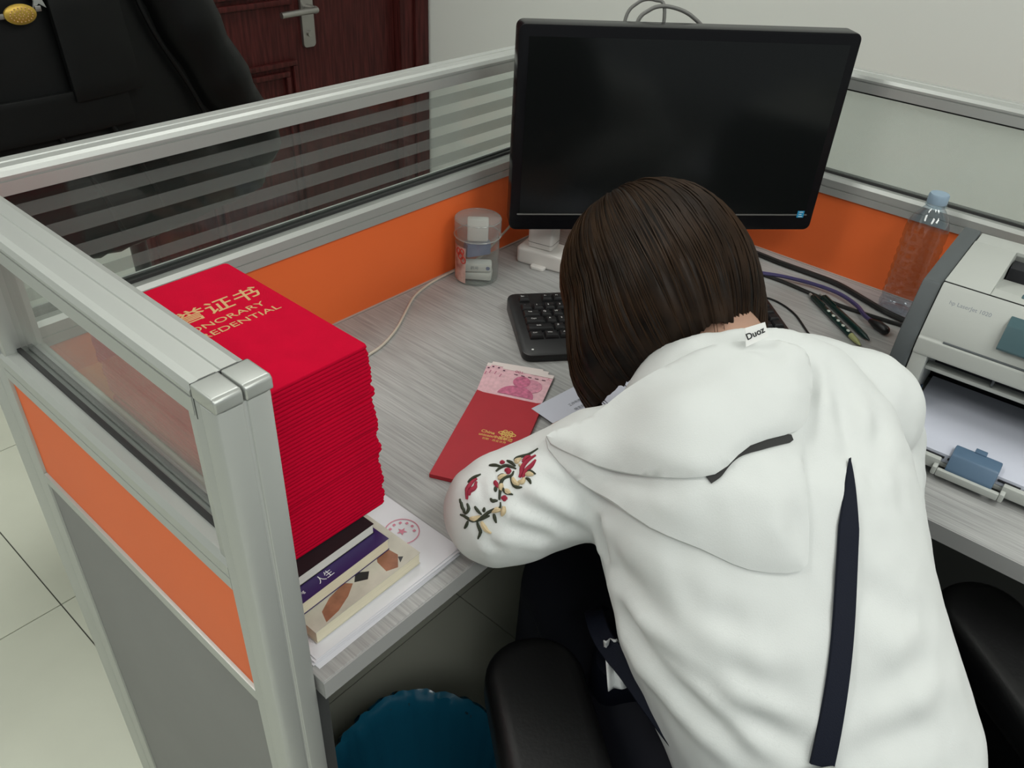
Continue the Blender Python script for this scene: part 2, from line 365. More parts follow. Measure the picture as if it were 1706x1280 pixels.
def partition(label, loc, rz, length, s0, s1, stripes, gm, cap_end=False, ext0=0.0):
    """local x along the panel (0..length), local y thickness (0..T)"""
    t = thing('cubicle_partition', label, 'partition', loc, rz)
    fn = lambda u, a, b: (u, a, b)
    obj('top_rail', MB().prism(bar_profile(ZR, ZT), fn, ext0, length - (0.03 if cap_end else 0)), 'alu', t, smooth=False)
    ends = length - (0.032 if cap_end else s1)
    obj('middle_rail', MB().prism(mid_profile(ZO, ZB), fn, s0, ends), 'alu', t, smooth=False)
    for q in (0, 1):                          # glazing beads under and over the pane
        b = MB()
        for y0 in (T / 2 - 0.008, T / 2 + 0.0035): b.box((s0, y0, (ZB - 0.002, ZR - 0.006)[q]), (ends, y0 + 0.0045, (ZB + 0.004, ZR)[q]))
        obj('glazing_bead', b, 'seal', t, smooth=False)
    g = obj('glass_pane', MB().box((s0, T / 2 - 0.003, ZB - 0.004), (ends, T / 2 + 0.003, ZR + 0.003)), gm, t, smooth=False)
    for z0, z1 in stripes:
        obj('frosted_stripe', MB().box((s0, T / 2 - 0.0036, z0), (ends, T / 2 - 0.0031, z1)), 'frost', g, smooth=False)
    for y0, y1 in ((0.004, 0.010), (T - 0.010, T - 0.004)):
        obj('fabric_panel', MB().box((s0, y0, ZP), (ends, y1, ZO)), 'orange', t, smooth=False)
        obj('lower_panel', MB().box((s0, y0 - 0.001 if y0 < 0.02 else y0, 0.06), (ends, y1 if y0 < 0.02 else y1 + 0.001, ZP - 0.016)), 'greypanel', t, smooth=False)
    obj('trim_strip', MB().box((s0, 0.0, ZP - 0.016), (ends, T, ZP)), 'alu', t, bevel=0.002)
    obj('base_rail', MB().box((s0, 0.002, 0.0), (ends, T - 0.002, 0.06)), 'alu', t, bevel=0.002)
    if s0 > 0.004: obj('end_post', MB().box((0, 0, 0), (s0, T, ZR)), 'alu', t, bevel=0.003)
    if cap_end:
        # post with a centre ridge and a two-piece moulded cap
        pf = []
        p = MB(); L = length
        prof = [(L - 0.032, 0), (L - 0.022, 0.0035), (L - 0.019, 0), (L - 0.006, 0), (L - 0.0015, 0.002), (L, 0.007), (L, T / 2 - 0.002), (L - 0.0018, T / 2 - 0.0012), (L - 0.0018, T / 2 + 0.0012), (L, T / 2 + 0.002),
                (L, T - 0.007), (L - 0.0015, T - 0.002), (L - 0.006, T), (L - 0.019, T), (L - 0.022, T - 0.0035), (L - 0.032, T)]
        p.prism(prof, lambda u, a, b: (a, b, u), 0.0, ZT - 0.012)
        po = obj('end_post', p, 'alu', t, bevel=0.0008)
        for y0, y1 in ((0.0, T / 2 - 0.0008), (T / 2 + 0.0008, T)):
            c = MB()
            c.prism([(L - 0.0285, ZT - 0.0115), (L + 0.0006, ZT - 0.0115), (L + 0.0006, ZT - 0.002), (L - 0.002, ZT + 0.0006), (L - 0.0285, ZT + 0.0006)], lambda u, a, b: (a, u, b), y0, y1)
            obj('end_cap', c, 'alucap', po, bevel=0.0022, seg=3)
        obj('cap_seam', MB().box((L - 0.0300, 0.001, ZT - 0.03), (L - 0.0284, T - 0.001, ZT - 0.0008)), 'seal', po)
        # slim inner stiles next to the post
        s = MB().box((L - 0.046, 0.003, ZB - 0.004), (L - 0.031, T - 0.003, ZR + 0.002))
        obj('glazing_stile', s, 'alu', t, bevel=0.002)
        s = MB().box((s0, 0.003, ZB - 0.004), (s0 + 0.014, T - 0.003, ZR + 0.002))
        obj('glazing_stile', s, 'alu', t, bevel=0.002)
    else:
        obj('end_post', MB().box((length - s1, 0, 0), (length, T, ZR)), 'alu', t, bevel=0.003) if s1 > 0.004 else None
    return t

STR = [(0.942, 0.958), (0.974, 0.991), (1.006, 1.023), (1.038, 1.054)]
pA = partition('long silver partition with striped glass over an orange panel behind the monitor', (-T, 0.0, 0), 0.0, LX + 2 * T, T + 0.002, T, STR, 'glass')
pC = partition('short silver partition end with a capped post beside the red certificate stack', (0.0, 0.0, 0), -PI / 2, DY, 0.03, 0.0, [], 'glass', cap_end=True)
pC.location = (-T, 0.0, 0)
pB = partition('silver partition with hazy plain glass behind the bottle and printer', (LX + T, 0.0, 0), -PI / 2, 1.75, 0.002, 0.04, [], 'glassB')
pB.location = (LX, 0.0, 0)

# ------------------------------------------------------------------ L-shaped desk
dk = thing('office_desk', 'L-shaped grey wood-grain desk fitted into the partition corner', 'desk', (0.6, -0.3, 0))
KX, KY = 0.641, -0.500
def wpoly():
    R = 0.10; pts = [(0.002, -0.002), (0.002, KY)]
    pts += [(KX - R, KY)]
    for i in range(1, 8):
        a = PI / 2 * i / 7; pts.append((KX - R + R * math.sin(a), KY - R + R * math.cos(a)))
    pts += [(KX, -1.62), (LX - 0.002, -1.62), (LX - 0.002, -0.002)]
    return pts
WP = wpoly()
obj('worktop', MB().plate(WP, DZ - 0.0245, DZ), 'desk', dk, bevel=0.001, world=True, smooth=False)
e = MB()
edge = WP[1:11]
e.rings([[(x, y, DZ - 0.0248), (x, y, DZ - 0.0006), (x + nx * 0.0014, y + ny * 0.0014, DZ - 0.0010), (x + nx * 0.0014, y + ny * 0.0014, DZ - 0.0244)]
         for (x, y), (nx, ny) in zip(edge, [(0, -1)] * 2 + [(-math.sin(PI / 2 * i / 7) * 1.0, -math.cos(PI / 2 * i / 7)) for i in range(1, 8)] + [(-1, 0)])])
obj('edge_band', e, 'deskedge', dk, world=True)
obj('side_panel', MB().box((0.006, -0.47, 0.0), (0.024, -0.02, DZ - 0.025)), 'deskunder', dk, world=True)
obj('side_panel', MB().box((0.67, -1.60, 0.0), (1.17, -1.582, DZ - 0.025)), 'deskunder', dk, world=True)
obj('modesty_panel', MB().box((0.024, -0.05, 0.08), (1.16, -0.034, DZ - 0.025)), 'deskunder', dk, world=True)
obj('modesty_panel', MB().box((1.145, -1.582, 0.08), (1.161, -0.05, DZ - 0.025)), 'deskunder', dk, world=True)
lg = MB().box((1.09, -0.12, 0), (1.14, -0.07, DZ - 0.025))
obj('leg', lg, 'deskunder', dk, world=True)

# ------------------------------------------------------------------ monitor
mx0, mx1 = Vector((0.720, -0.095, 0.85)), Vector((1.111, -0.456, 0.85))
mc = (mx0 + mx1) / 2; mw = (mx1 - mx0).length; ang = math.atan2(mx1.y - mx0.y, mx1.x - mx0.x)
mo = thing('monitor', 'large black widescreen monitor turned off in the desk corner', 'monitor', (mc.x, mc.y, DZ), ang)
hw, mh = mw / 2, 0.325; zb = 0.10            # local: x right, -y to the viewer
def xz(mb, y0, y1): return mb.map(lambda v: Vector((v.x, y0 + (y1 - y0) * v.z, v.y)))
obj('housing', xz(MB().plate(rrect(-hw, zb, hw, zb + mh, 0.011), 0, 1), 0.0, 0.040), 'blackgloss', mo, bevel=0.003)
obj('back_bulge', xz(MB().plate(rrect(-0.16, zb + 0.06, 0.16, zb + 0.27, 0.03), 0, 1), 0.038, 0.070), 'black', mo, bevel=0.01)
scr = obj('screen', xz(MB().plate(rrect(-hw + 0.016, zb + 0.031, hw - 0.016, zb + mh - 0.017, 0.001), 0, 1), -0.0012, 0.004), 'screen', mo, smooth=False)
obj('lower_bezel', xz(MB().plate(rrect(-hw + 0.012, zb + 0.0275, hw - 0.012, zb + 0.0295, 0.0008), 0, 1), -0.0014, 0.003), 'greycable', mo)
st = obj('energy_sticker', xz(MB().plate(rrect(hw - 0.030, zb + 0.024, hw - 0.018, zb + 0.036, 0.0005), 0, 1), -0.0022, 0.0), 'bluesticker', mo, smooth=False)
s = MB()
for z0, z1, x0, x1 in ((0.0335, 0.0345, -0.0275, -0.0205), (0.0295, 0.0305, -0.0275, -0.0225), (0.0255, 0.0265, -0.0275, -0.0205)): s.box((hw + x0, -0.0026, zb + z0), (hw + x1, -0.0021, zb + z1))
obj('sticker_mark', s, 'whiteprint', st, smooth=False)
nk = xz(MB().plate([(-0.035, 0.012), (0.035, 0.012), (0.028, 0.20), (-0.028, 0.20)], 0, 1), 0.058, 0.080)
obj('stand_neck', nk, 'black', mo, bevel=0.004)
obj('stand_base', MB().plate(rrect(-0.075, -0.02, 0.075, 0.13, 0.03), 0, 0.012), 'black', mo, bevel=0.004)
# grey cable looping up behind the monitor top
cl = MB().tube(smooth_path([(-0.075, 0.075, 0.30), (-0.07, 0.085, 0.405), (-0.05, 0.09, 0.432), (-0.02, 0.09, 0.438), (0.02, 0.085, 0.425), (0.05, 0.08, 0.39), (0.055, 0.07, 0.30)]), 0.0032)
cl.tube(smooth_path([(-0.085, 0.072, 0.31), (-0.085, 0.10, 0.41), (-0.065, 0.105, 0.440), (-0.04, 0.10, 0.445), (-0.025, 0.09, 0.43), (-0.03, 0.072, 0.33)]), 0.0028)
obj('video_cable', cl, 'greycable', mo)

# ------------------------------------------------------------------ keyboard
k0 = Vector((0.546, -0.282)); kd = Vector((0.110, 0.133)).normalized(); kr = Vector((kd.y, -kd.x))
kc = k0 + kr * 0.222 + kd * 0.085
kb = thing('keyboard', 'black keyboard lying partly under the bowed head', 'keyboard', (kc.x, kc.y, DZ), math.atan2(kr.y, kr.x))
body = MB().plate(rrect(-0.222, -0.085, 0.222, 0.085, 0.016), 0, 1)
body.map(lambda v: Vector((v.x, v.y, (0.012 + 0.012 * (v.y + 0.085) / 0.17) * v.z + 0.001)))
obj('keyboard_body', body, 'black', kb, bevel=0.003)
def kz(y): return 0.0125 + 0.012 * (y + 0.085) / 0.17
proto = {}
LEG = {0: ['Esc', 'F1', 'F2', 'F3', 'F4'], 1: ['`', '1', '2', '3', '4', '5'], 2: ['Tab', 'Q', 'W', 'E', 'R'], 3: ['Caps', 'A', 'S', 'D', 'F'], 4: ['Shift', 'Z', 'X', 'C', 'V'], 5: ['Ctrl', 'Win', 'Alt', '']}
rows = [(0.066, [1] * 4 + [1] * 4 + [1] * 4, 0), (0.040, [1] * 13 + [2], 1), (0.021, [1.5] + [1] * 12 + [1.5], 2), (0.002, [1.75] + [1] * 11 + [2.25], 3), (-0.017, [2.25] + [1] * 10 + [2.75], 4), (-0.036, [1.25] * 3 + [6.25] + [1.25] * 4, 5)]
U = 0.0190
for y, ks, ri in rows:
    x = -0.205
    for i, w in enumerate(ks):
        if ri == 0 and i in (0,): gap = 0
        kw = w * U
        if ri == 0: kx = -0.205 + (0 if i == 0 else (1 + i + (i - 1) // 4 * 0.5) * U)
        else: kx = x
        key = (round(w, 2))
        loc = (kx + kw / 2, y, kz(y))
        if key not in proto:
            hwk = kw / 2 - 0.0009
            m_ = MB().rings([[(sx * (hwk - d), sy * (0.0086 - d), z) for sx, sy in ((-1, -1), (1, -1), (1, 1), (-1, 1))] for d, z in ((0, 0), (0.0006, 0.003), (0.0022, 0.0062))])
            ko = obj('key', m_, 'key', kb, bevel=0.0006, loc=loc); proto[key] = ko
        else:
            ko = bpy.data.objects.new('key', proto[key].data); COL.objects.link(ko); ko.parent = kb; ko.location = loc
        if i < len(LEG[ri]) and LEG[ri][i]:
            text('key_legend', LEG[ri][i], 0.0055 if len(LEG[ri][i]) < 2 else 0.0042, 'keytext', ko, (-0.002, 0.001, 0.0064), ext=0.00005)
        x += kw
for r_, (y, n) in enumerate(((0.040, 3), (0.021, 3), (-0.017, 1), (-0.036, 3))):
    for i in range(n):
        xx = 0.077 + (1 + i if n == 1 else i) * U + U / 2
        for c_ in (0,):
            ko = bpy.data.objects.new('key', proto[1].data); COL.objects.link(ko); ko.parent = kb; ko.location = (xx, y, kz(y))
for y in (0.040, 0.021, 0.002, -0.017, -0.036):
    for i in range(4):
        ko = bpy.data.objects.new('key', proto[1].data); COL.objects.link(ko); ko.parent = kb; ko.location = (0.139 + i * U + U / 2, y, kz(y))
obj('indicator_light', MB().lathe([(0.0018, 0), (0.0018, 0.0006)], 12, (-0.205, -0.071, 0.0145)), 'keytext', kb)

# ------------------------------------------------------------------ loose papers, books and the certificate stack
def sheet_mesh(w, d, curl=0.0, th=0.0003, nx=8, ny=8, seed=0):
    mb = MB(); top = []; 
    for j in range(ny + 1):
        for i in range(nx + 1):
            x, y = w * (i / nx - 0.5), d * (j / ny - 0.5)
            z = curl * max(0, (i / nx - 0.55)) ** 2 * max(0, 1 - j / ny) * 4 + 0.0003 * noise.noise((x * 20 + seed, y * 20, seed))
            top.append((x, y, z))
    n = len(top); W_ = nx + 1
    vs = [(x, y, z + th) for x, y, z in top] + top; fs = []
    for j in range(ny):
        for i in range(nx):
            a = j * W_ + i; fs += [(a, a + 1, a + W_ + 1, a + W_), (n + a, n + a + W_, n + a + W_ + 1, n + a + 1)]
    rim = [i for i in range(W_)] + [j * W_ + nx for j in range(1, ny + 1)] + [ny * W_ + i for i in range(nx - 1, -1, -1)] + [j * W_ for j in range(ny - 1, 0, -1)]
    for a, b in zip(rim, rim[1:] + rim[:1]): fs.append((b, a, n + a, n + b))
    return mb.add(vs, fs)
zz = DZ + 0.0004
plist = [(0.104, -0.338, 0.02, 0.0012), (0.109, -0.334, 0.0, 0.0012), (0.106, -0.336, -0.012, 0.0012), (0.111, -0.332, 0.008, 0.0012), (0.107, -0.335, -0.004, 0.0012), (0.108, -0.333, 0.006, 0.0012)]
for i, (x, y, a, c) in enumerate(plist):
    last = i == len(plist) - 1
    o = obj('paper_sheet', sheet_mesh(0.196, 0.292, c, seed=i * 3.1), 'paper'); o.location = (x, y, zz); o.rotation_euler = (0, 0, a)
    if last: tag(o, 'white paper sheet with a round red stamp under the books', 'paper')
    else: tag(o, 'plain white sheet beneath the stamped sheet at the desk edge', 'paper', 'plain sheets under the stamped sheet')
    zz += 0.0012
    if last:
        s = MB(); cx, cy = 0.072, -0.082
        for k in range(40):
            a0, a1 = 2 * PI * k / 40, 2 * PI * (k + 1) / 40
            s.add([(cx + r * math.cos(q), cy + r * math.sin(q), 0.0016) for r, q in ((0.0188, a0), (0.0200, a0), (0.0200, a1), (0.0188, a1))], [(0, 1, 2, 3)])
        pts = [(cx + (0.006 if k % 2 == 0 else 0.0025) * math.cos(PI / 2 + PI * k / 5), cy + (0.006 if k % 2 == 0 else 0.0025) * math.sin(PI / 2 + PI * k / 5)) for k in range(10)]
        s.plate(pts, 0.0014, 0.0016)
        for k in range(9):
            a = math.radians(215 - k * 32)
            s.add([(cx + 0.0138 * math.cos(a) + dx * 0.0016, cy + 0.0138 * math.sin(a) + dy * 0.0016, 0.0016) for dx, dy in ((-1, -1), (1, -1), (1, 1), (-1, 1))], [(0, 1, 2, 3)])
        obj('round_stamp', s, 'stamp', o, smooth=False)
z1 = zz + 0.0006
def book(label, cx, cy, rz, w, d, h, z, cover, pages):
    t = thing('book', label, 'book', (cx, cy, z), rz)
    obj('page_block', MB().box((-w / 2 + 0.001, -d / 2, 0.0006), (w / 2 - 0.001, d / 2 - 0.002, h - 0.0006)), pages, t, smooth=False)
    c = obj('front_cover', MB().box((-w / 2, -d / 2 - 0.0008, h - 0.0006), (w / 2, d / 2, h)), cover, t, smooth=False)
    obj('back_cover', MB().box((-w / 2, -d / 2 - 0.0008, 0), (w / 2, d / 2, 0.0006)), cover, t, smooth=False)
    obj('spine', MB().box((-w / 2, d / 2 - 0.002, 0.0006), (w / 2, d / 2, h - 0.0006)), cover, t, smooth=False)
    return t, c, h
b1, c1, h1 = book('cream-edged book with a pale photo cover, lowest of the three books', 0.090, -0.362, 0.020, 0.140, 0.205, 0.0165, z1, 'palecover', 'pages')
f = MB()
for pts in ([(0.028, -0.096), (0.040, -0.101), (0.052, -0.088), (0.050, -0.074), (0.038, -0.070), (0.030, -0.080)], [(-0.055, -0.101), (-0.038, -0.099), (-0.020, -0.092), (-0.006, -0.083), (-0.012, -0.076), (-0.034, -0.080), (-0.05, -0.088)]):
    f = MB().plate(pts, h1 - 0.00005, h1 + 0.0001); obj('printed_figure', f, 'brownfig', c1, smooth=False)
f = MB().plate([(-0.004, -0.083), (0.008, -0.090), (0.016, -0.083), (0.005, -0.074)], h1, h1 + 0.00015).plate([(0.046, -0.098), (0.054, -0.094), (0.050, -0.090)], h1, h1 + 0.0001)
obj('printed_patch', f, 'blackcover', c1, smooth=False)
z2 = z1 + h1 + 0.0004
b2, c2, h2 = book('cream-edged book with a purple cover, middle of the three books', 0.070, -0.339, 0.040, 0.137, 0.200, 0.0165, z2, 'purplecover', 'pages')
text('cover_lettering', '人生', 0.010, 'whiteprint', c2, (-0.010, -0.091, h2 + 0.0001))
text('cover_lettering', 'Thinking', 0.0055, 'whiteprint', c2, (-0.045, -0.090, h2 + 0.0001))
z3 = z2 + h2 + 0.0004
b3, c3, h3 = book('white-edged book with a black cover, topmost of the three books', 0.066, -0.3215, 0.03, 0.136, 0.200, 0.0135, z3, 'blackcover', 'pageswhite')
z4 = z3 + h3 + 0.0006
NCERT = 23; CTOP = 1.013; ch = (CTOP - z4) / NCERT
cw, cd = 0.160, 0.232
def cover_prof(h):
    return h
def padded(w, d, h, r):                       # puffy cover board with rounded rim
    rs = []
    for k in range(9):
        a = -PI / 2 + PI * k / 8
        ins = r * (1 - math.cos(a)); z = h / 2 + h / 2 * math.sin(a)
        rs.append([(x, y, z) for x, y in rrect(-w / 2 + ins, -d / 2 + ins, w / 2 - ins, d / 2 - ins, 0.004, 2)])
    return MB().rings(rs)
cert = None
for i in range(NCERT):
    dx = 0.0030 * noise.noise((i * 0.61, 3.3, 0)) + 0.0022 * random.uniform(-1, 1); dy = 0.0022 * noise.noise((i * 0.43, 8.3, 0))
    loc = (0.0895 - 0.012 * i / NCERT + dx, -0.2885 + dy, z4 + ch * i); rz = random.uniform(-0.012, 0.012)
    lab = 'red padded certificate booklet in the tall stack, below the top one'
    if i == 0:
        cert = thing('certificate', lab, 'certificate', loc, rz, 'red certificates in the tall stack')
        hc = ch * 0.490
        obj('back_cover', padded(cw, cd, hc, 0.0013), 'red', cert)
        fo = obj('front_cover', padded(cw, cd, hc, 0.0013), 'red', cert); fo.location = (0, 0, ch - hc)
        obj('inner_pages', MB().box((-cw / 2 + 0.006, -cd / 2 + 0.006, hc * 0.6), (cw / 2 - 0.006, cd / 2 - 0.006, ch - hc * 0.6)), 'paper', cert, smooth=False)
        ct = cert
    else:
        ct = dup(cert, loc, rz, lab)
top = ct
for k in ('group',):
    if k in top: del top[k]
top['label'] = 'topmost red certificate with gold lettering on its cover'
top.rotation_euler = (0, 0, 0.0); 
text('chinese_title', '荣誉证书', 0.026, 'gold', top, (0.006, 0.039, ch + 0.0001), ext=0.0002, sx=1.18, bold=0.0002, shear=0.15)
text('english_title', 'HONORARY', 0.0125, 'gold', top, (0.010, 0.015, ch + 0.0001), ext=0.0002, sx=1.35)
text('english_title', 'CREDENTIAL', 0.0125, 'gold', top, (0.015, -0.001, ch + 0.0001), ext=0.0002, sx=1.35)

# ------------------------------------------------------------------ red envelope and banknotes
ew = Vector((0.041, -0.088)).normalized(); el = Vector((ew.y, -ew.x))            # across, and towards the viewer end
etl = Vector((0.443, -0.285)); EW, EL = 0.097, 0.190
ec = etl + ew * EW / 2 + el * EL / 2
ea = math.atan2(ew.y, ew.x)
ev = thing('red_envelope', 'red gift envelope with a gold knot logo on the desk', 'envelope', (ec.x, ec.y, DZ + 0.0004), ea)
def slab(w, d, z0, z1): return MB().plate(rrect(-w / 2, -d / 2, w / 2, d / 2, 0.002, 2), z0, z1)
obj('back_sheet', slab(EW, EL, 0, 0.0005), 'envelope', ev, smooth=False)
fr = MB().plate([(-EW / 2, -EL / 2), (EW / 2, -EL / 2), (EW / 2, EL / 2 - 0.001), (EW / 2 - 0.01, EL / 2 - 0.0035), (-EW / 2 + 0.01, EL / 2 - 0.0035), (-EW / 2, EL / 2 - 0.001)], 0.0052, 0.0057)
fr.map(lambda v: Vector((v.x, v.y, v.z if abs(v.x) < EW / 2 - 0.002 and v.y > -EL / 2 + 0.01 else v.z)))
fo = obj('front_sheet', fr, 'envelope', ev, smooth=False)
obj('side_fold', MB().box((-EW / 2, -EL / 2, 0.0005), (-EW / 2 + 0.0004, EL / 2 - 0.001, 0.0052)).box((EW / 2 - 0.0004, -EL / 2, 0.0005), (EW / 2, EL / 2 - 0.001, 0.0052)).box((-EW / 2, -EL / 2, 0.0005), (EW / 2, -EL / 2 + 0.0004, 0.0052)), 'envelope', ev, smooth=False)
lg_ = MB(); lc = (0.0200, 0.0120); Z = 0.0059; 
K_ = 0.78
for dx, dy in ((-0.0115, 0), (0.0115, 0), (-0.0045, 0.0060), (0.0045, 0.0060), (-0.0045, -0.0060), (0.0045, -0.0060)):
    lg_.tube([(lc[0] + K_ * (dx + 0.0034 * math.cos(q)), lc[1] + K_ * (dy + 0.0027 * math.sin(q)), Z) for q in [2 * PI * k / 14 for k in range(15)]], 0.0007, 6, flat=0.4)
for s1 in (-1, 1):
    for off in (-0.0035, 0.0035):
        lg_.tube([(lc[0] + K_ * (-0.0075 + off), lc[1] - K_ * 0.005 * s1, Z), (lc[0] + K_ * (0.0075 + off), lc[1] + K_ * 0.005 * s1, Z)], 0.0006, 6, flat=0.4)
obj('knot_logo', lg_, 'yellowfoil', fo)
text('logo_lettering', 'China', 0.0080, 'yellowfoil', fo, (-0.0050, 0.0078, 0.0058), ext=0.0001, bold=0.0001)
text('logo_lettering', 'unicom中国联通', 0.0066, 'yellowfoil', fo, (0.0075, 0.0005, 0.0058), ext=0.0001, bold=0.0001)
text('logo_lettering', '创新 · 改变世界', 0.0048, 'yellowfoil', fo, (0.0075, -0.0066, 0.0058), ext=0.00005)
# four fanned notes
for i, (sl, up_, ro) in enumerate(((-0.012, 0.080, 0.085), (-0.007, 0.083, 0.065), (0.000, 0.080, 0.030), (0.0075, 0.073, -0.005))):
    o = obj('banknote', sheet_mesh(0.077, 0.150, 0, 0.00025, 4, 6, seed=i), 'note')
    c = ec + ew * sl - el * (EL / 2 + up_ - 0.075)
    o.location = (c.x, c.y, DZ + 0.0012 + 0.0010 * i); o.rotation_euler = (0, 0, ea + ro)
    tag(o, ['pink banknote at the very bottom of the fan in the red envelope', 'pink banknote second from the bottom of the fan', 'pink banknote just below the top note of the fan', 'pink banknote with portrait lying on top of the fan'][i], 'banknote', 'banknotes in the red envelope')
    zt = 0.0008
    obj('pale_border', MB().box((-0.0383, 0.066, zt - 0.0004), (0.0383, 0.0745, zt)), 'noteborder', o, smooth=False)
    s = MB().add([(-0.036, 0.060, zt), (-0.033, 0.060, zt), (-0.033, 0.063, zt), (-0.036, 0.063, zt)], [(0, 1, 2, 3)])
    for k in range(5): s.add([(-0.018 + k * 0.0105 + a, 0.0565 + b, zt) for a, b in ((0, 0), (0.0055, 0), (0.0055, 0.0018), (0, 0.0018))], [(0, 1, 2, 3)])
    obj('dark_print', s, 'notedark', o, smooth=False)
    t_ = text('denomination', '100', 0.0085, 'noteink', o, (-0.012, 0.0655, zt + 0.0002), ext=0.00005, rot=(0, 0, PI))
    s = MB().plate([(-0.002 + 0.0125 * math.cos(2 * PI * k / 24), 0.042 + 0.0140 * math.sin(2 * PI * k / 24)) for k in range(24)], zt, zt + 0.0001)
    s.plate([(-0.002 + 0.026 * math.cos(PI * k / 16), 0.006 + 0.025 * math.sin(PI * k / 16)) for k in range(17)], zt - 0.00005, zt + 0.00006)
    s.plate([(-0.0372, 0.044), (-0.0362, 0.052), (-0.0352, 0.052), (-0.036, 0.044)], zt - 0.00005, zt + 0.00006)
    obj('portrait_print', s, 'noteink', o, smooth=False)
    obj('shaded_print', MB().plate([(0.012 + 0.018 * math.cos(2 * PI * k / 16), 0.036 + 0.017 * math.sin(2 * PI * k / 16)) for k in range(16)], zt - 0.0003, zt - 0.0001 + 0.0001), 'noteshade', o, smooth=False)
    text('serial_mark', '人', 0.006, 'noteink', o, (0.033, 0.062, zt + 0.0002), ext=0.00005)
# form under her arm
fd = Vector((0.107, -0.013)).normalized(); fu = Vector((-fd.y, fd.x))
FW_, FD_ = 0.21, 0.148
fc = Vector((0.462, -0.369)) + fd * FW_ / 2 - fu * FD_ / 2
fm = obj('printed_form', sheet_mesh(FW_, FD_, 0, 0.0003, 6, 4, seed=5), 'paperblue'); fm.location = (fc.x, fc.y, DZ + 0.0062); fm.rotation_euler = (0, 0, math.atan2(fd.y, fd.x))
tag(fm, 'printed form sheet being written on in front of the person', 'paper')
text('printed_lines', '姓名单位', 0.007, 'greyink', fm, (0.0, 0.060, 0.0008), ext=0.00005)
text('printed_lines', '工作先进个人荣誉证书', 0.006, 'greyink', fm, (-0.030, 0.046, 0.0008), ext=0.00005)
text('printed_lines', '特发此证 以资鼓励', 0.006, 'greyink', fm, (-0.035, 0.034, 0.0008), ext=0.00005)

# ------------------------------------------------------------------ plastic jar and its contents
JX, JY = 0.697, -0.0455
jr = thing('plastic_jar', 'clear plastic jar with a milky lid against the orange panel', 'jar', (JX, JY, DZ), math.radians(-140))
obj('jar_body', MB().lathe([(0.034, 0.0), (0.037, 0.002), (0.0378, 0.006), (0.0378, 0.074), (0.036, 0.080), (0.036, 0.086), (0.0348, 0.086), (0.0348, 0.080), (0.0366, 0.073), (0.0366, 0.006), (0.034, 0.003), (0.0, 0.003)], 40, cap=False).lathe([(0.034, 0.0), (0.0, 0.0)], 40, cap=False), 'jar', jr)
obj('jar_lid', MB().lathe([(0.0395, 0.082), (0.0400, 0.086), (0.0400, 0.110), (0.0385, 0.114), (0.034, 0.1155), (0.0, 0.1155)], 40, cap=False), 'lid', jr)
obj('lid_ring', MB().tube([(0.0402 * math.cos(2 * PI * k / 40), 0.0402 * math.sin(2 * PI * k / 40), 0.083) for k in range(41)], 0.0012, 6).tube([(0.0392 * math.cos(2 * PI * k / 40), 0.0392 * math.sin(2 * PI * k / 40), 0.112) for k in range(41)], 0.0010, 6), 'lid', jr)
lb = MB(); n = 10
lb.rings([[(0.0382 * math.cos(a), 0.0382 * math.sin(a), z) for a in [math.radians(-100 + 72 * k / n) for k in range(n + 1)]] for z in (0.004, 0.070)], cap=False, closed=False)
lo = obj('jar_label', lb, 'jarlabel', jr)
s = MB()
for r0, a0, z0 in ((0.007, -45, 0.054), (0.006, -36, 0.047), (0.006, -54, 0.060), (0.005, -40, 0.062)):
    a = math.radians(a0)
    s.tube([(0.0386 * math.cos(a + 0.13 * math.cos(q) * r0 / 0.006), 0.0386 * math.sin(a + 0.13 * math.cos(q) * r0 / 0.006), z0 + r0 * math.sin(q)) for q in [2 * PI * k / 12 for k in range(13)]], 0.0009, 6)
obj('flower_print', s, 'redprint', lo)
def small_box(label, loc, rz, a, b, pr=True):
    t = thing('small_box', label, 'box', loc, rz)
    bb = obj('box_body', MB().box((-a[0] / 2, -a[1] / 2, 0), (a[0] / 2, a[1] / 2, a[2])), 'white', t, bevel=b)
    return t, bb
va = math.atan2(-0.91 + 0.045, -0.248 - 0.697)                 # the side of the jar that faces the aisle
bt, bb = small_box('white box with a blue dot lying lower in the jar', (JX - 0.006, JY - 0.008, DZ + 0.020), va + PI / 2, (0.048, 0.022, 0.016), 0.004)
obj('blue_dot', MB().lathe([(0.0035, 0), (0.0035, 0.0006)], 16).map(lambda v: Vector((v.x + 0.017, -v.z + 0.0115, v.y + 0.008))).map(lambda v: Vector((v.x, -v.y, v.z))), 'bluegrey', bt)
text('box_print', '药用', 0.007, 'greyink', bt, (-0.006, -0.0113, 0.008), rot=(PI / 2, 0, 0), ext=0.00005)
small_box('flat white box at the bottom of the jar', (JX - 0.004, JY - 0.006, DZ + 0.0045), va + PI / 2 - 0.1, (0.050, 0.028, 0.014), 0.004)
small_box('dark grey packet in the middle of the jar', (JX + 0.006, JY + 0.006, DZ + 0.040), va + PI / 2 + 0.4, (0.046, 0.020, 0.026), 0.005)[1].data.materials[0] = MT['bluegrey']
small_box('white card box poking up inside the jar lid', (JX, JY, DZ + 0.072), va + PI / 2, (0.036, 0.016, 0.040), 0.003)

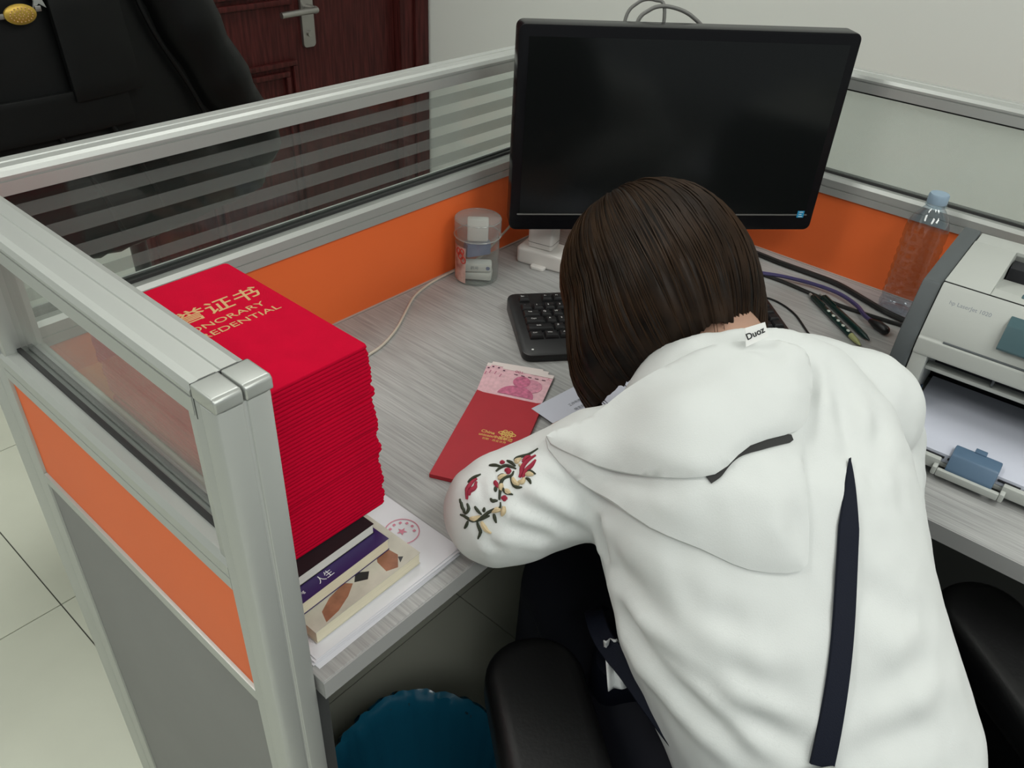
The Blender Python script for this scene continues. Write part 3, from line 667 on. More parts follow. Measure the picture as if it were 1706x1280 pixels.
# ------------------------------------------------------------------ power strip, adapter, cables
pd = Vector((0.62, -0.78)).normalized()
ps = thing('power_strip', 'white power strip on the desk below the monitor', 'power strip', (0.838, -0.118, DZ), math.radians(-76))
obj('strip_body', MB().plate(rrect(-0.075, -0.028, 0.080, 0.028, 0.010), 0, 0.030), 'white', ps, bevel=0.005, seg=3)
obj('mounting_tab', MB().plate(rrect(-0.040, -0.040, -0.012, -0.024, 0.006), 0, 0.006), 'white', ps, bevel=0.002)
s = MB()
for x in (0.015, 0.055): s.box((x - 0.006, 0.004, 0.0298), (x - 0.003, 0.013, 0.0304)).box((x + 0.003, 0.004, 0.0298), (x + 0.006, 0.013, 0.0304)).box((x - 0.0015, -0.012, 0.0298), (x + 0.0015, -0.004, 0.0304))
obj('socket_slots', s, 'black', ps, smooth=False)
pa = thing('power_adapter', 'white block adapter plugged into the power strip', 'adapter', (0.832, -0.085, DZ + 0.0306), math.radians(-76))
obj('adapter_body', MB().plate(rrect(-0.024, -0.018, 0.024, 0.020, 0.005), 0, 0.045), 'white', pa, bevel=0.004)
obj('adapter_seam', MB().plate(rrect(-0.0243, -0.0183, 0.0243, 0.0203, 0.005), 0.010, 0.0108), 'greycable', pa)
def cable(label, pts, r, m, n=8):
    P = [Vector(p) for p in pts]; c = P[len(P) // 2]
    t = thing('cable', label, 'cable', (c.x, c.y, DZ)); t['_w'] = (c.x, c.y, DZ)
    obj('cord', MB().tube(smooth_path(pts, 8), r, n), m, t, world=True)
    return t
def Zs(pts, z): return [(x, y, z) for x, y in pts]
cable('thin beige cable curving out from behind the red stack', Zs([(0.20, -0.12), (0.30, -0.120), (0.393, -0.107), (0.43, -0.100), (0.476, -0.080), (0.527, -0.048), (0.563, -0.026), (0.597, -0.014), (0.645, -0.006)], DZ + 0.0024) + [(0.74, -0.006, DZ + 0.006), (0.80, -0.006, DZ + 0.03), (0.86, -0.006, DZ + 0.06)], 0.0021, 'beigecable')
cA = cable('thick black cable running along the foot of the right orange panel', Zs([(1.14, -0.20), (1.153, -0.328), (1.149, -0.408), (1.149, -0.468), (1.146, -0.523), (1.125, -0.58), (1.109, -0.623), (1.10, -0.668)], DZ + 0.0052), 0.0050, 'blackcable')
cB = cable('violet grey cable ending in a black plug near the printer', Zs([(1.05, -0.34), (1.067, -0.388), (1.091, -0.436), (1.105, -0.488), (1.106, -0.538), (1.087, -0.579), (1.061, -0.605), (1.052, -0.621)], DZ + 0.0085), 0.0036, 'purplecable')
obj('plug', MB().limb([(1.052, -0.619, DZ + 0.008), (1.046, -0.632, DZ + 0.0085), (1.038, -0.648, DZ + 0.0085)], [0.0045, 0.0082, 0.0078], 12), 'black', cB, world=True)
cC = cable('black cable crossing beneath the violet cable toward the printer', Zs([(1.06, -0.33), (1.078, -0.382), (1.083, -0.439), (1.078, -0.5), (1.074, -0.557), (1.077, -0.599), (1.086, -0.668)], DZ + 0.0036), 0.0034, 'blackcable')
cD = cable('thin black cable curving from the keyboard toward the shoulder', Zs([(0.98, -0.40), (1.002, -0.436), (1.008, -0.47), (0.989, -0.513), (0.942, -0.562), (0.92, -0.60)], DZ + 0.0018), 0.0018, 'blackcable')
cE = cable('thin black cable hanging beside the power strip', [(0.90, -0.17, DZ + 0.095), (0.882, -0.18, DZ + 0.06), (0.858, -0.205, DZ + 0.012), (0.82, -0.205, DZ + 0.003), (0.765, -0.195, DZ + 0.002), (0.745, -0.215, DZ + 0.002)], 0.0018, 'blackcable')
# pens
def pen(label, a, b, dots):
    A, B = Vector((*a, DZ + 0.0056)), Vector((*b, DZ + 0.0056)); d = (B - A).normalized(); Lg = (B - A).length
    t = thing('pen', label, 'pen', (A.x, A.y, A.z), math.atan2(d.y, d.x))
    obj('barrel', MB().tube([(0, 0, 0), (0.002, 0, 0), (Lg - 0.03, 0, 0)], [0.0040, 0.0050, 0.0052], 14), 'penbody', t)
    obj('grip', MB().tube([(Lg - 0.03, 0, 0), (Lg - 0.012, 0, 0), (Lg, 0, 0)], [0.0051, 0.0042, 0.0010], 14), 'pentip' if dots else 'penbody', t)
    obj('end_button', MB().tube([(-0.009, 0, 0), (0.0, 0, 0)], 0.0026, 10), 'alucap', t)
    cl_ = MB().box((0.004, -0.0015, 0.0052), (0.04, 0.0015, 0.0068)); obj('clip', cl_, 'penbody', t, bevel=0.0005)
    if dots:
        for k in range(5):
            x = Lg * (0.36 + 0.10 * k)
            obj('pale_dot', MB().ball((x, -0.0012, 0.0042), (0.0042, 0.0030, 0.0016), 10, 6), 'pendot', t)
    return t
pen('dark green pen with pale dots lying by the cables', (1.065, -0.510), (0.966, -0.636), True)
pen('plain dark pen lying right of the dotted pen', (1.078, -0.524), (0.992, -0.640), False)
# water bottle
wbt = thing('water_bottle', 'clear plastic water bottle with a pale blue cap by the printer', 'bottle', (1.140, -0.634, DZ))
def bw(r, z, a, j): return (r * (1 + (0.018 * math.cos(8 * a) if 0.02 < z < 0.13 else 0)), z)
prof = [(0.0, 0.004), (0.020, 0.003), (0.028, 0.0), (0.032, 0.004), (0.0335, 0.012)]
for k in range(8): prof += [(0.0335, 0.016 + k * 0.0155), (0.0322, 0.020 + k * 0.0155), (0.0322, 0.024 + k * 0.0155), (0.0335, 0.028 + k * 0.0155)]
prof += [(0.0335, 0.150), (0.0320, 0.160), (0.0275, 0.172), (0.0200, 0.184), (0.0140, 0.191), (0.0130, 0.194), (0.0130, 0.205)]
obj('bottle_body', MB().lathe(prof, 40, cap=False, wob=bw), 'bottle', wbt)
obj('neck_ring', MB().lathe([(0.013, 0.193), (0.0165, 0.1935), (0.0165, 0.196), (0.013, 0.1965)], 32, cap=False), 'bottle', wbt)
def capw(r, z, a, j): return (r * (1 + (0.02 * (math.cos(24 * a) > 0) if j in (1, 2) else 0)), z)
obj('cap', MB().lathe([(0.0130, 0.197), (0.0152, 0.198), (0.0152, 0.211), (0.0140, 0.2135), (0.0, 0.2138)], 48, cap=False, wob=capw), 'bottlecap', wbt)

# ------------------------------------------------------------------ laser printer (local x = width to the right, y = depth away, z up)
PO = (0.800, -0.712, DZ); pu = Vector((0.05, -0.99875)); pang = math.atan2(pu.y, pu.x)
pr = thing('printer', 'ivory laser printer with dark grey sides on the right desk', 'printer', PO, pang)
PW, PD_, PH = 0.350, 0.262, 0.205
side = [(0.008, 0.0), (PD_ - 0.012, 0.0), (PD_, 0.03), (PD_, PH - 0.004), (PD_ - 0.006, PH), (0.045, PH - 0.006), (0.008, PH - 0.065), (0.002, 0.10)]
for nm, x0, x1 in (('left_side', 0.0, 0.024), ('right_side', PW - 0.024, PW)):
    obj('side_panel', MB().prism([(a, b) for a, b in side], lambda u, a, b: (u, a, b), x0, x1), 'printerside', pr, bevel=0.004)
X0, X1 = 0.025, PW - 0.025
obj('rear_shell', MB().box((X0, PD_ - 0.05, 0.01), (X1, PD_ - 0.006, PH - 0.002)).box((X0, 0.03, 0.006), (X1, PD_ - 0.05, 0.02)), 'printer', pr, bevel=0.003)
# top cover around the output well
top_ = MB(); zt = PH
wx0, wx1, wy0, wy1 = X0 + 0.055, X1 - 0.02, 0.075, 0.215
top_.box((X0, 0.046, zt - 0.03), (wx0, PD_ - 0.05, zt)).box((wx1, 0.046, zt - 0.03), (X1, PD_ - 0.05, zt)).box((wx0, 0.046, zt - 0.03), (wx1, wy0, zt - 0.002)).box((wx0, wy1, zt - 0.03), (wx1, PD_ - 0.05, zt))
tc_ = obj('top_cover', top_, 'printer', pr, bevel=0.002)
well = MB().add([(wx0, wy0, zt - 0.003), (wx1, wy0, zt - 0.003), (wx1, wy1 - 0.035, zt - 0.030), (wx0, wy1 - 0.035, zt - 0.030), (wx0, wy0, zt - 0.034), (wx1, wy0, zt - 0.034), (wx1, wy1 - 0.035, zt - 0.034), (wx0, wy1 - 0.035, zt - 0.034)],
                [(0, 1, 2, 3), (7, 6, 5, 4), (0, 4, 5, 1), (1, 5, 6, 2), (2, 6, 7, 3), (3, 7, 4, 0)])
obj('output_well', well, 'printer', pr, smooth=False)
obj('output_slot', MB().box((wx0 + 0.002, wy1 - 0.035, zt - 0.034), (wx1 - 0.002, wy1 - 0.0005, zt - 0.012)), 'printerdark', pr)
# front door: slopes forward from the top edge, lower lip above the tray opening
fd_ = [(0.046, PH - 0.0015), (0.040, PH - 0.006), (0.020, PH - 0.036), (0.008, PH - 0.062), (0.0075, PH - 0.066), (0.0045, PH - 0.068), (0.002, PH - 0.086), (0.002, PH - 0.090), (0.02, PH - 0.090), (0.046, PH - 0.05)]
fdo = obj('front_door', MB().prism(fd_, lambda u, a, b: (u, a, b), X0, X1), 'printer', pr, bevel=0.0015)
obj('door_gap', MB().box((X0, 0.0455, PH - 0.02), (X1, 0.0468, PH - 0.0008)), 'black', pr)
obj('door_crease', MB().tube([(X0 + 0.03, 0.0075, PH - 0.0655), (X1 - 0.02, 0.0075, PH - 0.0655)], 0.0016, 8), 'printerside', fdo)
nrm = Vector((0, -0.030, 0.020)).normalized()
th = math.atan2(0.030, 0.020)
text('brand_lettering', 'hp LaserJet 1020', 0.0075, 'greyink', fdo, (X0 + 0.042, 0.0305, PH - 0.0202), rot=(th, 0, 0), ext=0.00006)
# smoked fold-out stop at the top of the door
sp = MB().prism([(0.075, PH + 0.001), (0.018, PH - 0.020), (0.004, PH - 0.047), (0.006, PH - 0.050), (0.022, PH - 0.026), (0.075, PH - 0.003)], lambda u, a, b: (u, a, b), X0 + 0.088, X1 - 0.070)
so = obj('paper_stop', sp, 'teal', pr, bevel=0.0012)
obj('stop_tab', MB().box((X0 + 0.135, 0.000, PH - 0.066), (X1 - 0.09, 0.006, PH - 0.045)), 'teal', so, bevel=0.002)
obj('status_logo', MB().lathe([(0.004, 0), (0.004, 0.001)], 20).map(lambda v: Vector((v.x + X0 + 0.150, 0.0035 - v.z, v.y + PH - 0.100))), 'black', fdo)
# tray opening
obj('feed_cavity', MB().box((X0 + 0.012, 0.125, 0.02), (X1 - 0.012, 0.131, PH - 0.06)), 'printerdark', pr)
for q in (X0, X1 - 0.020): obj('cavity_cheek', MB().box((q, 0.003, 0.022), (q + 0.020, 0.126, PH - 0.089)), 'printer', pr, bevel=0.003)
obj('feed_bar', MB().box((X0 + 0.020, 0.016, 0.090), (X1 - 0.020, 0.034, 0.096)), 'printer', pr, bevel=0.002)
for q in (X0 + 0.10, X0 + 0.20): obj('feed_rib', MB().box((q, 0.018, 0.096), (q + 0.003, 0.040, 0.112)), 'printerside', pr)
TY = -0.078
tray = MB().box((X0 + 0.004, TY + 0.008, 0.012), (X1 - 0.004, 0.124, 0.018)).box((X0 + 0.004, TY + 0.008, 0.018), (X0 + 0.012, 0.002, 0.030)).box((X1 - 0.012, TY + 0.008, 0.018), (X1 - 0.004, 0.002, 0.030))
tro = obj('paper_tray', tray, 'printer', pr, bevel=0.002)
fx0, fx1 = X0 + 0.088, X0 + 0.162
lip = MB().box((X0 - 0.004, TY, 0.010), (fx0, TY + 0.009, 0.026)).box((fx1, TY, 0.010), (X1 + 0.004, TY + 0.009, 0.026))
lip.box((fx0, TY - 0.010, 0.008), (fx1, TY - 0.003, 0.018)).box((fx0 - 0.006, TY - 0.010, 0.008), (fx0, TY + 0.004, 0.020)).box((fx1, TY - 0.010, 0.008), (fx1 + 0.006, TY + 0.004, 0.020))
obj('tray_lip', lip, 'printer', tro, bevel=0.002)
sl = MB()
for k in range(9): sl.box((X0 + 0.004 + k * 0.030, TY + 0.0082, 0.0245), (X0 + 0.004 + k * 0.030 + 0.026, TY + 0.0098, 0.0272))
obj('lip_slot', sl, 'printerdark', tro, smooth=False)
tb = MB().prism([(TY - 0.004, 0.012), (TY + 0.030, 0.034), (TY + 0.030, 0.039), (TY + 0.006, 0.038), (TY - 0.005, 0.020)], lambda u, a, b: (u, a, b), X0 + 0.096, X0 + 0.152)
obj('length_guide', tb, 'bluetab', tro, bevel=0.003)
obj('guide_nub', MB().box((X0 + 0.118, TY + 0.026, 0.036), (X0 + 0.132, TY + 0.036, 0.041)), 'bluetab', tro, bevel=0.001)
obj('width_guide', MB().box((X0 + 0.0205, -0.010, 0.018), (X0 + 0.0235, 0.060, 0.042)), 'bluetab', tro, bevel=0.002)
# paper in the tray: countable by nobody, one ream
pu3 = lambda x, y, z: Vector((PO[0], PO[1], DZ)) + Vector((pu.x * x - pu.y * y, pu.y * x + pu.x * y, z))
rm = thing('printer_paper', 'stack of blank white paper loaded in the printer tray', 'paper', pu3(X0 + 0.131, -0.012, 0.0188), pang)
obj('paper_stack', MB().box((-0.105, -0.056, 0), (0.102, 0.125, 0.012)), 'paperblue', rm, smooth=False)
# ------------------------------------------------------------------ waste bin with liner
bn = thing('waste_bin', 'round waste bin lined with a shiny blue bag under the desk', 'bin', (0.190, -0.425, 0))
obj('bin_body', MB().lathe([(0.0, 0.004), (0.095, 0.0), (0.098, 0.006), (0.126, 0.236), (0.130, 0.239), (0.130, 0.245), (0.123, 0.245), (0.094, 0.012), (0.0, 0.010)], 40, cap=False), 'bin', bn)
def lw_(r, z, a, j):
    w = 0.0016 * math.sin(23 * a + j) + 0.0012 * math.sin(37 * a + 2.1 * j) + 0.0012 * math.sin(7 * a)
    return (r + w * (1 if j > 0 else 0.3), z - 0.004 + 0.003 * math.sin(5 * a + j) + 0.0015 * math.sin(17 * a))
obj('bin_liner', MB().lathe([(0.140, 0.17), (0.1395, 0.22), (0.1375, 0.262), (0.132, 0.269), (0.124, 0.262), (0.116, 0.23), (0.099, 0.13), (0.075, 0.07), (0.02, 0.055), (0.001, 0.055)], 110, cap=False, wob=lw_), 'liner', bn)

# ------------------------------------------------------------------ the seated person
O = Vector((0.269, -0.883, 0.54)); PF = Vector((0.616, 0.788, 0)); PR = Vector((0.788, -0.616, 0)); PZ = Vector((0, 0, 1))
def bp(r, f, z): return O + PR * r + PF * f + PZ * (z - 0.54)       # right, forward, absolute height
pe = thing('person', 'person in a white hooded top bent over the desk writing', 'person', (O.x, O.y, 0))
HC = bp(-0.047, 0.446, 0.980)                                        # head centre
pit, rol = math.radians(52), math.radians(16)
hf0 = PF * math.cos(pit) - PZ * math.sin(pit); hu0 = PF * math.sin(pit) + PZ * math.cos(pit)
hr = (PR * math.cos(rol) + hu0 * math.sin(rol)).normalized(); hu = (hu0 * math.cos(rol) - PR * math.sin(rol)).normalized(); hf = hu.cross(hr).normalized()
HM = Matrix((hr, hf, hu)).transposed()
def hp_(x, y, z): return HC + HM @ Vector((x, y, z))

def spine_rings(table, n=28, power=2.3):
    """table rows: r, f, z, half width, half depth back, half depth front"""
    cs = [bp(a, b, c) for a, b, c, *_ in table]; out = []
    for i, row in enumerate(table):
        t = (cs[min(i + 1, len(cs) - 1)] - cs[max(i - 1, 0)]).normalized()
        side = (PR - t * PR.dot(t)).normalized(); fwd = t.cross(side) * -1
        if fwd.dot(PF) < 0: fwd = -fwd
        w, db, df = row[3:6]; ring = []
        for k in range(n):
            a = 2 * PI * k / n; c, s = math.cos(a), math.sin(a)
            c = math.copysign(abs(c) ** (2 / power), c); s = math.copysign(abs(s) ** (2 / power), s)
            ring.append(cs[i] + side * w * c + fwd * (df if s > 0 else db) * s)
        out.append(ring)
    return out

def remesh(mb, voxel, smooth_it=6, factor=0.5):
    me = bpy.data.meshes.new('tmp'); me.from_pydata(mb.v, [], mb.f); me.update()
    bm = bmesh.new(); bm.from_mesh(me); bmesh.ops.recalc_face_normals(bm, faces=bm.faces); bm.to_mesh(me); bm.free()
    o = bpy.data.objects.new('tmp', me); COL.objects.link(o)
    r = o.modifiers.new('r', 'REMESH'); r.mode = 'VOXEL'; r.voxel_size = voxel
    if smooth_it:
        s = o.modifiers.new('s', 'SMOOTH'); s.iterations = smooth_it; s.factor = factor
    dg = bpy.context.evaluated_depsgraph_get(); dg.update()
    ev_ = o.evaluated_get(dg).to_mesh()
    n = len(ev_.vertices); v = np.empty(n * 3, 'f'); ev_.vertices.foreach_get('co', v); v = v.reshape(-1, 3)
    fs = [tuple(p.vertices) for p in ev_.polygons]
    nv = np.empty(n * 3, 'f'); ev_.vertices.foreach_get('normal', nv)
    bpy.data.objects.remove(o); bpy.data.meshes.remove(me)
    return v.astype(float), fs, nv.reshape(-1, 3).astype(float)

def mesh_np(name, v, fs, m, parent):
    mb = MB(); mb.v = [tuple(p) for p in v]; mb.f = fs
    return obj(name, mb, m, parent, world=True)

# joints
SHL, SHR = bp(-0.140, 0.275, 0.862), bp(0.150, 0.300, 0.900)
ELL, ELR = Vector((0.238, -0.510, 0.815)), Vector((0.640, -0.765, 0.815))
WRL, WRR = Vector((0.378, -0.495, 0.795)), Vector((0.555, -0.545, 0.800))
HPL, HPR = bp(-0.035, 0.02, 0.53), bp(0.115, 0.02, 0.53)
KNL, KNR = bp(-0.12, 0.42, 0.52), bp(0.13, 0.42, 0.52)
ANL, ANR = bp(-0.13, 0.40, 0.10), bp(0.14, 0.46, 0.10)

# body: one continuous skin surface
bd = MB()
bd.rings(spine_rings([(0.045, -0.01, 0.47, 0.11, 0.10, 0.09), (0.045, 0, 0.55, 0.125, 0.105, 0.10), (0.03, 0.06, 0.68, 0.112, 0.085, 0.09), (0, 0.135, 0.78, 0.135, 0.085, 0.10),
                      (0, 0.215, 0.87, 0.155, 0.08, 0.09), (0, 0.29, 0.925, 0.13, 0.06, 0.06), (0, 0.33, 0.955, 0.06, 0.05, 0.05)]))
bd.limb([bp(0, 0.315, 0.935), bp(-0.01, 0.36, 0.965), HC - hu * 0.07 - hf * 0.015, HC - hu * 0.02 - hf * 0.01], [0.062, 0.052, 0.050, 0.055], 18)
bd.ball(HC + hu * 0.018 - hf * 0.012, (0.074, 0.092, 0.090), 24, 16, HM)                     # cranium
bd.ball(HC - hu * 0.035 + hf * 0.022, (0.062, 0.066, 0.074), 24, 16, HM)                     # face
bd.ball(HC - hu * 0.090 + hf * 0.048, (0.030, 0.028, 0.022), 16, 10, HM)                     # chin
bd.limb([hp_(0, 0.082, 0.000), hp_(0, 0.098, -0.030), hp_(0, 0.100, -0.040)], [0.008, 0.011, 0.012], 10)   # nose
for sx in (-1, 1):
    bd.ball(hp_(sx * 0.012, 0.088, -0.040), 0.008, 10, 8)
    bd.ball(hp_(sx * 0.030, 0.070, 0.018), (0.020, 0.012, 0.007), 12, 8, HM)                 # brow
    bd.ball(hp_(sx * 0.036, 0.062, -0.030), (0.020, 0.018, 0.016), 12, 8, HM)                # cheek
    bd.ball(hp_(sx * 0.076, -0.006, -0.012), (0.008, 0.018, 0.030), 12, 10, HM)              # ear
bd.ball(hp_(0, 0.083, -0.064), (0.022, 0.010, 0.005), 12, 8, HM); bd.ball(hp_(0, 0.081, -0.073), (0.019, 0.010, 0.005), 12, 8, HM)
for sh, el_, wr_ in ((SHL, ELL, WRL), (SHR, ELR, WRR)):
    bd.limb([sh, sh.lerp(el_, 0.5), el_, el_.lerp(wr_, 0.35), wr_], [0.048, 0.042, 0.036, 0.034, 0.023], 16)
for hpj, kn, an in ((HPL, KNL, ANL), (HPR, KNR, ANR)):
    bd.limb([hpj, hpj.lerp(kn, 0.5), kn, kn.lerp(an, 0.4), an], [0.082, 0.070, 0.054, 0.050, 0.034], 18)
    fo_ = an + PF * 0.13 - PZ * 0.065
    bd.limb([an - PZ * 0.04, an.lerp(fo_, 0.5) - PZ * 0.015, fo_], [0.034, 0.032, 0.022], 14)
def hand(wr_, d, side_, curl, thumb_side):
    """wrist, pointing direction, across-palm direction (towards the thumb), finger curl angles"""
    d = d.normalized(); s = (side_ - d * side_.dot(d)).normalized(); nrm_ = s.cross(d)
    if nrm_.z > 0: nrm_ = -nrm_                                # palm normal looks down
    pc = wr_ + d * 0.045
    for k, off in enumerate((-0.024, -0.008, 0.008, 0.024)):
        bd.limb([wr_ + s * off * 0.6 + d * 0.005, wr_ + s * off + d * 0.075], [0.0125, 0.0115], 10)
    tips = []
    for k, (off, ln) in enumerate(((0.026, 0.070), (0.009, 0.078), (-0.009, 0.072), (-0.025, 0.056))):
        p = wr_ + s * off + d * 0.078; ang_ = 0.15; pts = [wr_ + s * off + d * 0.060, p]; rad = [0.0092, 0.0090]
        dd = (d + s * (off * 2.2)).normalized()
        for q, fr in enumerate((0.44, 0.31, 0.25)):
            ang_ += curl[q] * (1 + 0.12 * k)
            p = p + (dd * math.cos(ang_) + nrm_ * math.sin(ang_)) * ln * fr; pts.append(p); rad.append(0.0085 - 0.0009 * q)
        bd.limb(pts, rad, 10); tips.append(pts[-1])
    a0 = wr_ + s * 0.020 + d * 0.022
    a1 = a0 + s * 0.026 + d * 0.022 + nrm_ * 0.012; a2 = a1 + s * 0.006 + d * 0.030 + nrm_ * 0.010; a3 = a2 - s * 0.004 + d * 0.022 + nrm_ * 0.005
    bd.limb([a0, a1, a2, a3], [0.0135, 0.0112, 0.0098, 0.0082], 10)
    return tips, a3
dL = (Vector((0.53, -0.478, 0.775)) - WRL); dRr = (Vector((0.545, -0.44, 0.775)) - WRR)
tipsL, thL = hand(WRL, dL, PF, (0.25, 0.35, 0.25), 1)
tipsR, thR = hand(WRR, dRr, -PR, (0.55, 0.65, 0.35), 1)
v, fs, _ = remesh(bd, 0.0042, 3)
body = mesh_np('body', v, fs, 'skin', pe)
for sx in (-1, 1):
    obj('eye', MB().ball(hp_(sx * 0.030, 0.072, 0.000), (0.013, 0.008, 0.006), 14, 10, HM), 'eye', pe, world=True)
obj('lips', MB().ball(hp_(0, 0.0875, -0.068), (0.019, 0.007, 0.006), 14, 8, HM), 'lip', pe, world=True)
# trousers and shoes
tr = MB()
tr.rings(spine_rings([(0.045, -0.02, 0.455, 0.13, 0.11, 0.10), (0.045, 0, 0.52, 0.145, 0.125, 0.12), (0.04, 0.03, 0.62, 0.132, 0.105, 0.115), (0.035, 0.05, 0.66, 0.125, 0.10, 0.11)]))
for hpj, kn, an in ((HPL, KNL, ANL), (HPR, KNR, ANR)):
    tr.limb([hpj, hpj.lerp(kn, 0.5), kn, kn.lerp(an, 0.4), an + PZ * 0.02], [0.098, 0.088, 0.070, 0.066, 0.055], 20)
v, fs, _ = remesh(tr, 0.009, 6)
mesh_np('trousers', v, fs, 'navy', pe)
for an in (ANL, ANR):
    fo_ = an + PF * 0.14 - PZ * 0.062
    s_ = MB().limb([an - PZ * 0.045 - PF * 0.02, an.lerp(fo_, 0.5) - PZ * 0.022, fo_], [0.044, 0.042, 0.032], 16)
    s_.map(lambda p: Vector((p.x, p.y, max(p.z, 0.002))))
    obj('shoe', s_, 'shoe', pe, world=True)

# hooded top: torso and both sleeves in one cloth surface
ht = MB()
ht.rings(spine_rings([(0.058, -0.03, 0.50, 0.140, 0.150, 0.150), (0.055, -0.01, 0.58, 0.138, 0.150, 0.150), (0.034, 0.05, 0.68, 0.145, 0.138, 0.135), (0.000, 0.13, 0.78, 0.158, 0.130, 0.125),
                      (-0.006, 0.21, 0.860, 0.166, 0.120, 0.115), (0.004, 0.270, 0.908, 0.158, 0.098, 0.090), (-0.004, 0.312, 0.942, 0.122, 0.080, 0.075), (-0.004, 0.338, 0.962, 0.085, 0.064, 0.062)], power=2.4))
for sh, el_, wr_, k in ((SHL, ELL, WRL, 1.0), (SHR, ELR, WRR, 0.92)):
    ht.limb([sh, sh.lerp(el_, 0.35), sh.lerp(el_, 0.75), el_], [0.070 * k, 0.066 * k, 0.063 * k, 0.062 * k], 22)
    ht.limb([el_, el_.lerp(wr_, 0.35), el_.lerp(wr_, 0.8), wr_], [0.060 * k, 0.056, 0.046, 0.034], 20)
ht.limb([ELR, bp(0.108, 0.13, 0.80)], [0.054, 0.045], 18)
ht.limb([bp(0.05, 0.318, 0.928), SHR.lerp(ELR, 0.1)], [0.060, 0.072], 18)
hv, hfs, hn = remesh(ht, 0.0050, 14)

# bobbed hair: a shell that follows the skull and hangs past it, with strand ridges
def hair_point(phi, s, lift=0.0):
    """phi: azimuth from the back of the head (0) towards the right (+) ; s: 0 crown .. 1 hem"""
    a = abs(phi)
    Rx, Ry, Rz = 0.106, 0.116, 0.108
    L = 0.100 + 0.032 * max(0, math.sin(min(a, 1.9))) ** 1.3 + 0.036 * math.exp(-((phi - 0.85) / 0.6) ** 2) - 0.012 * math.exp(-((phi + 1.3) / 0.6) ** 2)
    if a > 2.0: L = 0.13 - 0.115 * min(1, (a - 2.0) / 0.45)                      # fringe over the forehead
    arc = 1.5 * 0.108; tot = arc + L; d = s * tot
    dirx, diry = math.sin(phi), -math.cos(phi)
    if d < arc:
        t = d / 0.108
        p = Vector((dirx * Rx * math.sin(t), diry * Ry * math.sin(t), Rz * math.cos(t)))
    else:
        q = d - arc; t = arc / 0.108
        tuck = 0.16 * max(0, math.cos(a)) * (q * q) / 0.07
        lf = max(0, -math.sin(phi))
        sw = 1.0 + (1.6 + 2.4 * lf) * q - (14 - 4 * lf) * q * q - tuck / 0.11 - 0.22 * lf * max(0, (s - 0.78) / 0.22) ** 2
        p = Vector((dirx * Rx * sw, diry * Ry * sw, Rz * math.cos(t) - q))
        fall = max(0, math.sin(min(a, PI / 2))) * q * q * 1.7
        p.y += fall                                                       # the sides swing forward with gravity
    c = Vector((0, -0.008, 0.012))
    st = 0.0026 * noise.noise((phi * 13, s * 1.2, 0.3)) + 0.0016 * noise.noise((phi * 42, s * 2.0, 7.7)) + 0.0008 * noise.noise((phi * 110, s * 3, 2.2))
    env = min(1, s * 5)
    n = Vector((p.x, p.y, p.z * 0.6)).normalized()
    p = p + n * (st * env * (0.7 + 0.8 * s) + lift)
    return HC + HM @ (p + c)
hm = MB(); NP_, NS = 260, 40
def hem(phi): return 1.0 + 0.008 * noise.noise((phi * 16, 1.0, 0)) + 0.010 * noise.noise((phi * 60, 4.0, 0))
rs = []
for j in range(NS + 1):
    rs.append([hair_point(-PI + 2 * PI * k / NP_, (0.004 + 0.996 * j / NS) * (1 + (hem(-PI + 2 * PI * k / NP_) - 1) * (j / NS) ** 4)) for k in range(NP_)])
for j in range(NS, int(NS * 0.45), -3):
    rs.append([hair_point(-PI + 2 * PI * k / NP_, j / NS, -0.014) for k in range(NP_)])
hm.rings(rs, cap=False)
top_i = 0
hm.add([rs[0][k] for k in range(NP_)], [tuple(range(NP_))])
hair = obj('hair', hm, 'hair', pe, world=True)
st_ = MB(); rnd = random.Random(9)
for q in range(520):
    ph = rnd.uniform(-2.3, 2.3); s0 = rnd.uniform(0.12, 0.55); s1 = min(1.03, s0 + rnd.uniform(0.3, 0.6)); dr_ = rnd.uniform(-0.05, 0.05)
    pts = [hair_point(ph + dr_ * t, s0 + (s1 - s0) * t, 0.0012 * math.sin(PI * t)) for t in [k / 9 for k in range(10)]]
    st_.tube(pts, [0.0003 + 0.0007 * math.sin(PI * k / 9) for k in range(10)], 4)
hs_ = obj('hair_strands', st_, 'hairlight', pe, world=True); hs_.parent = hair; tag(hs_, kind='stuff')
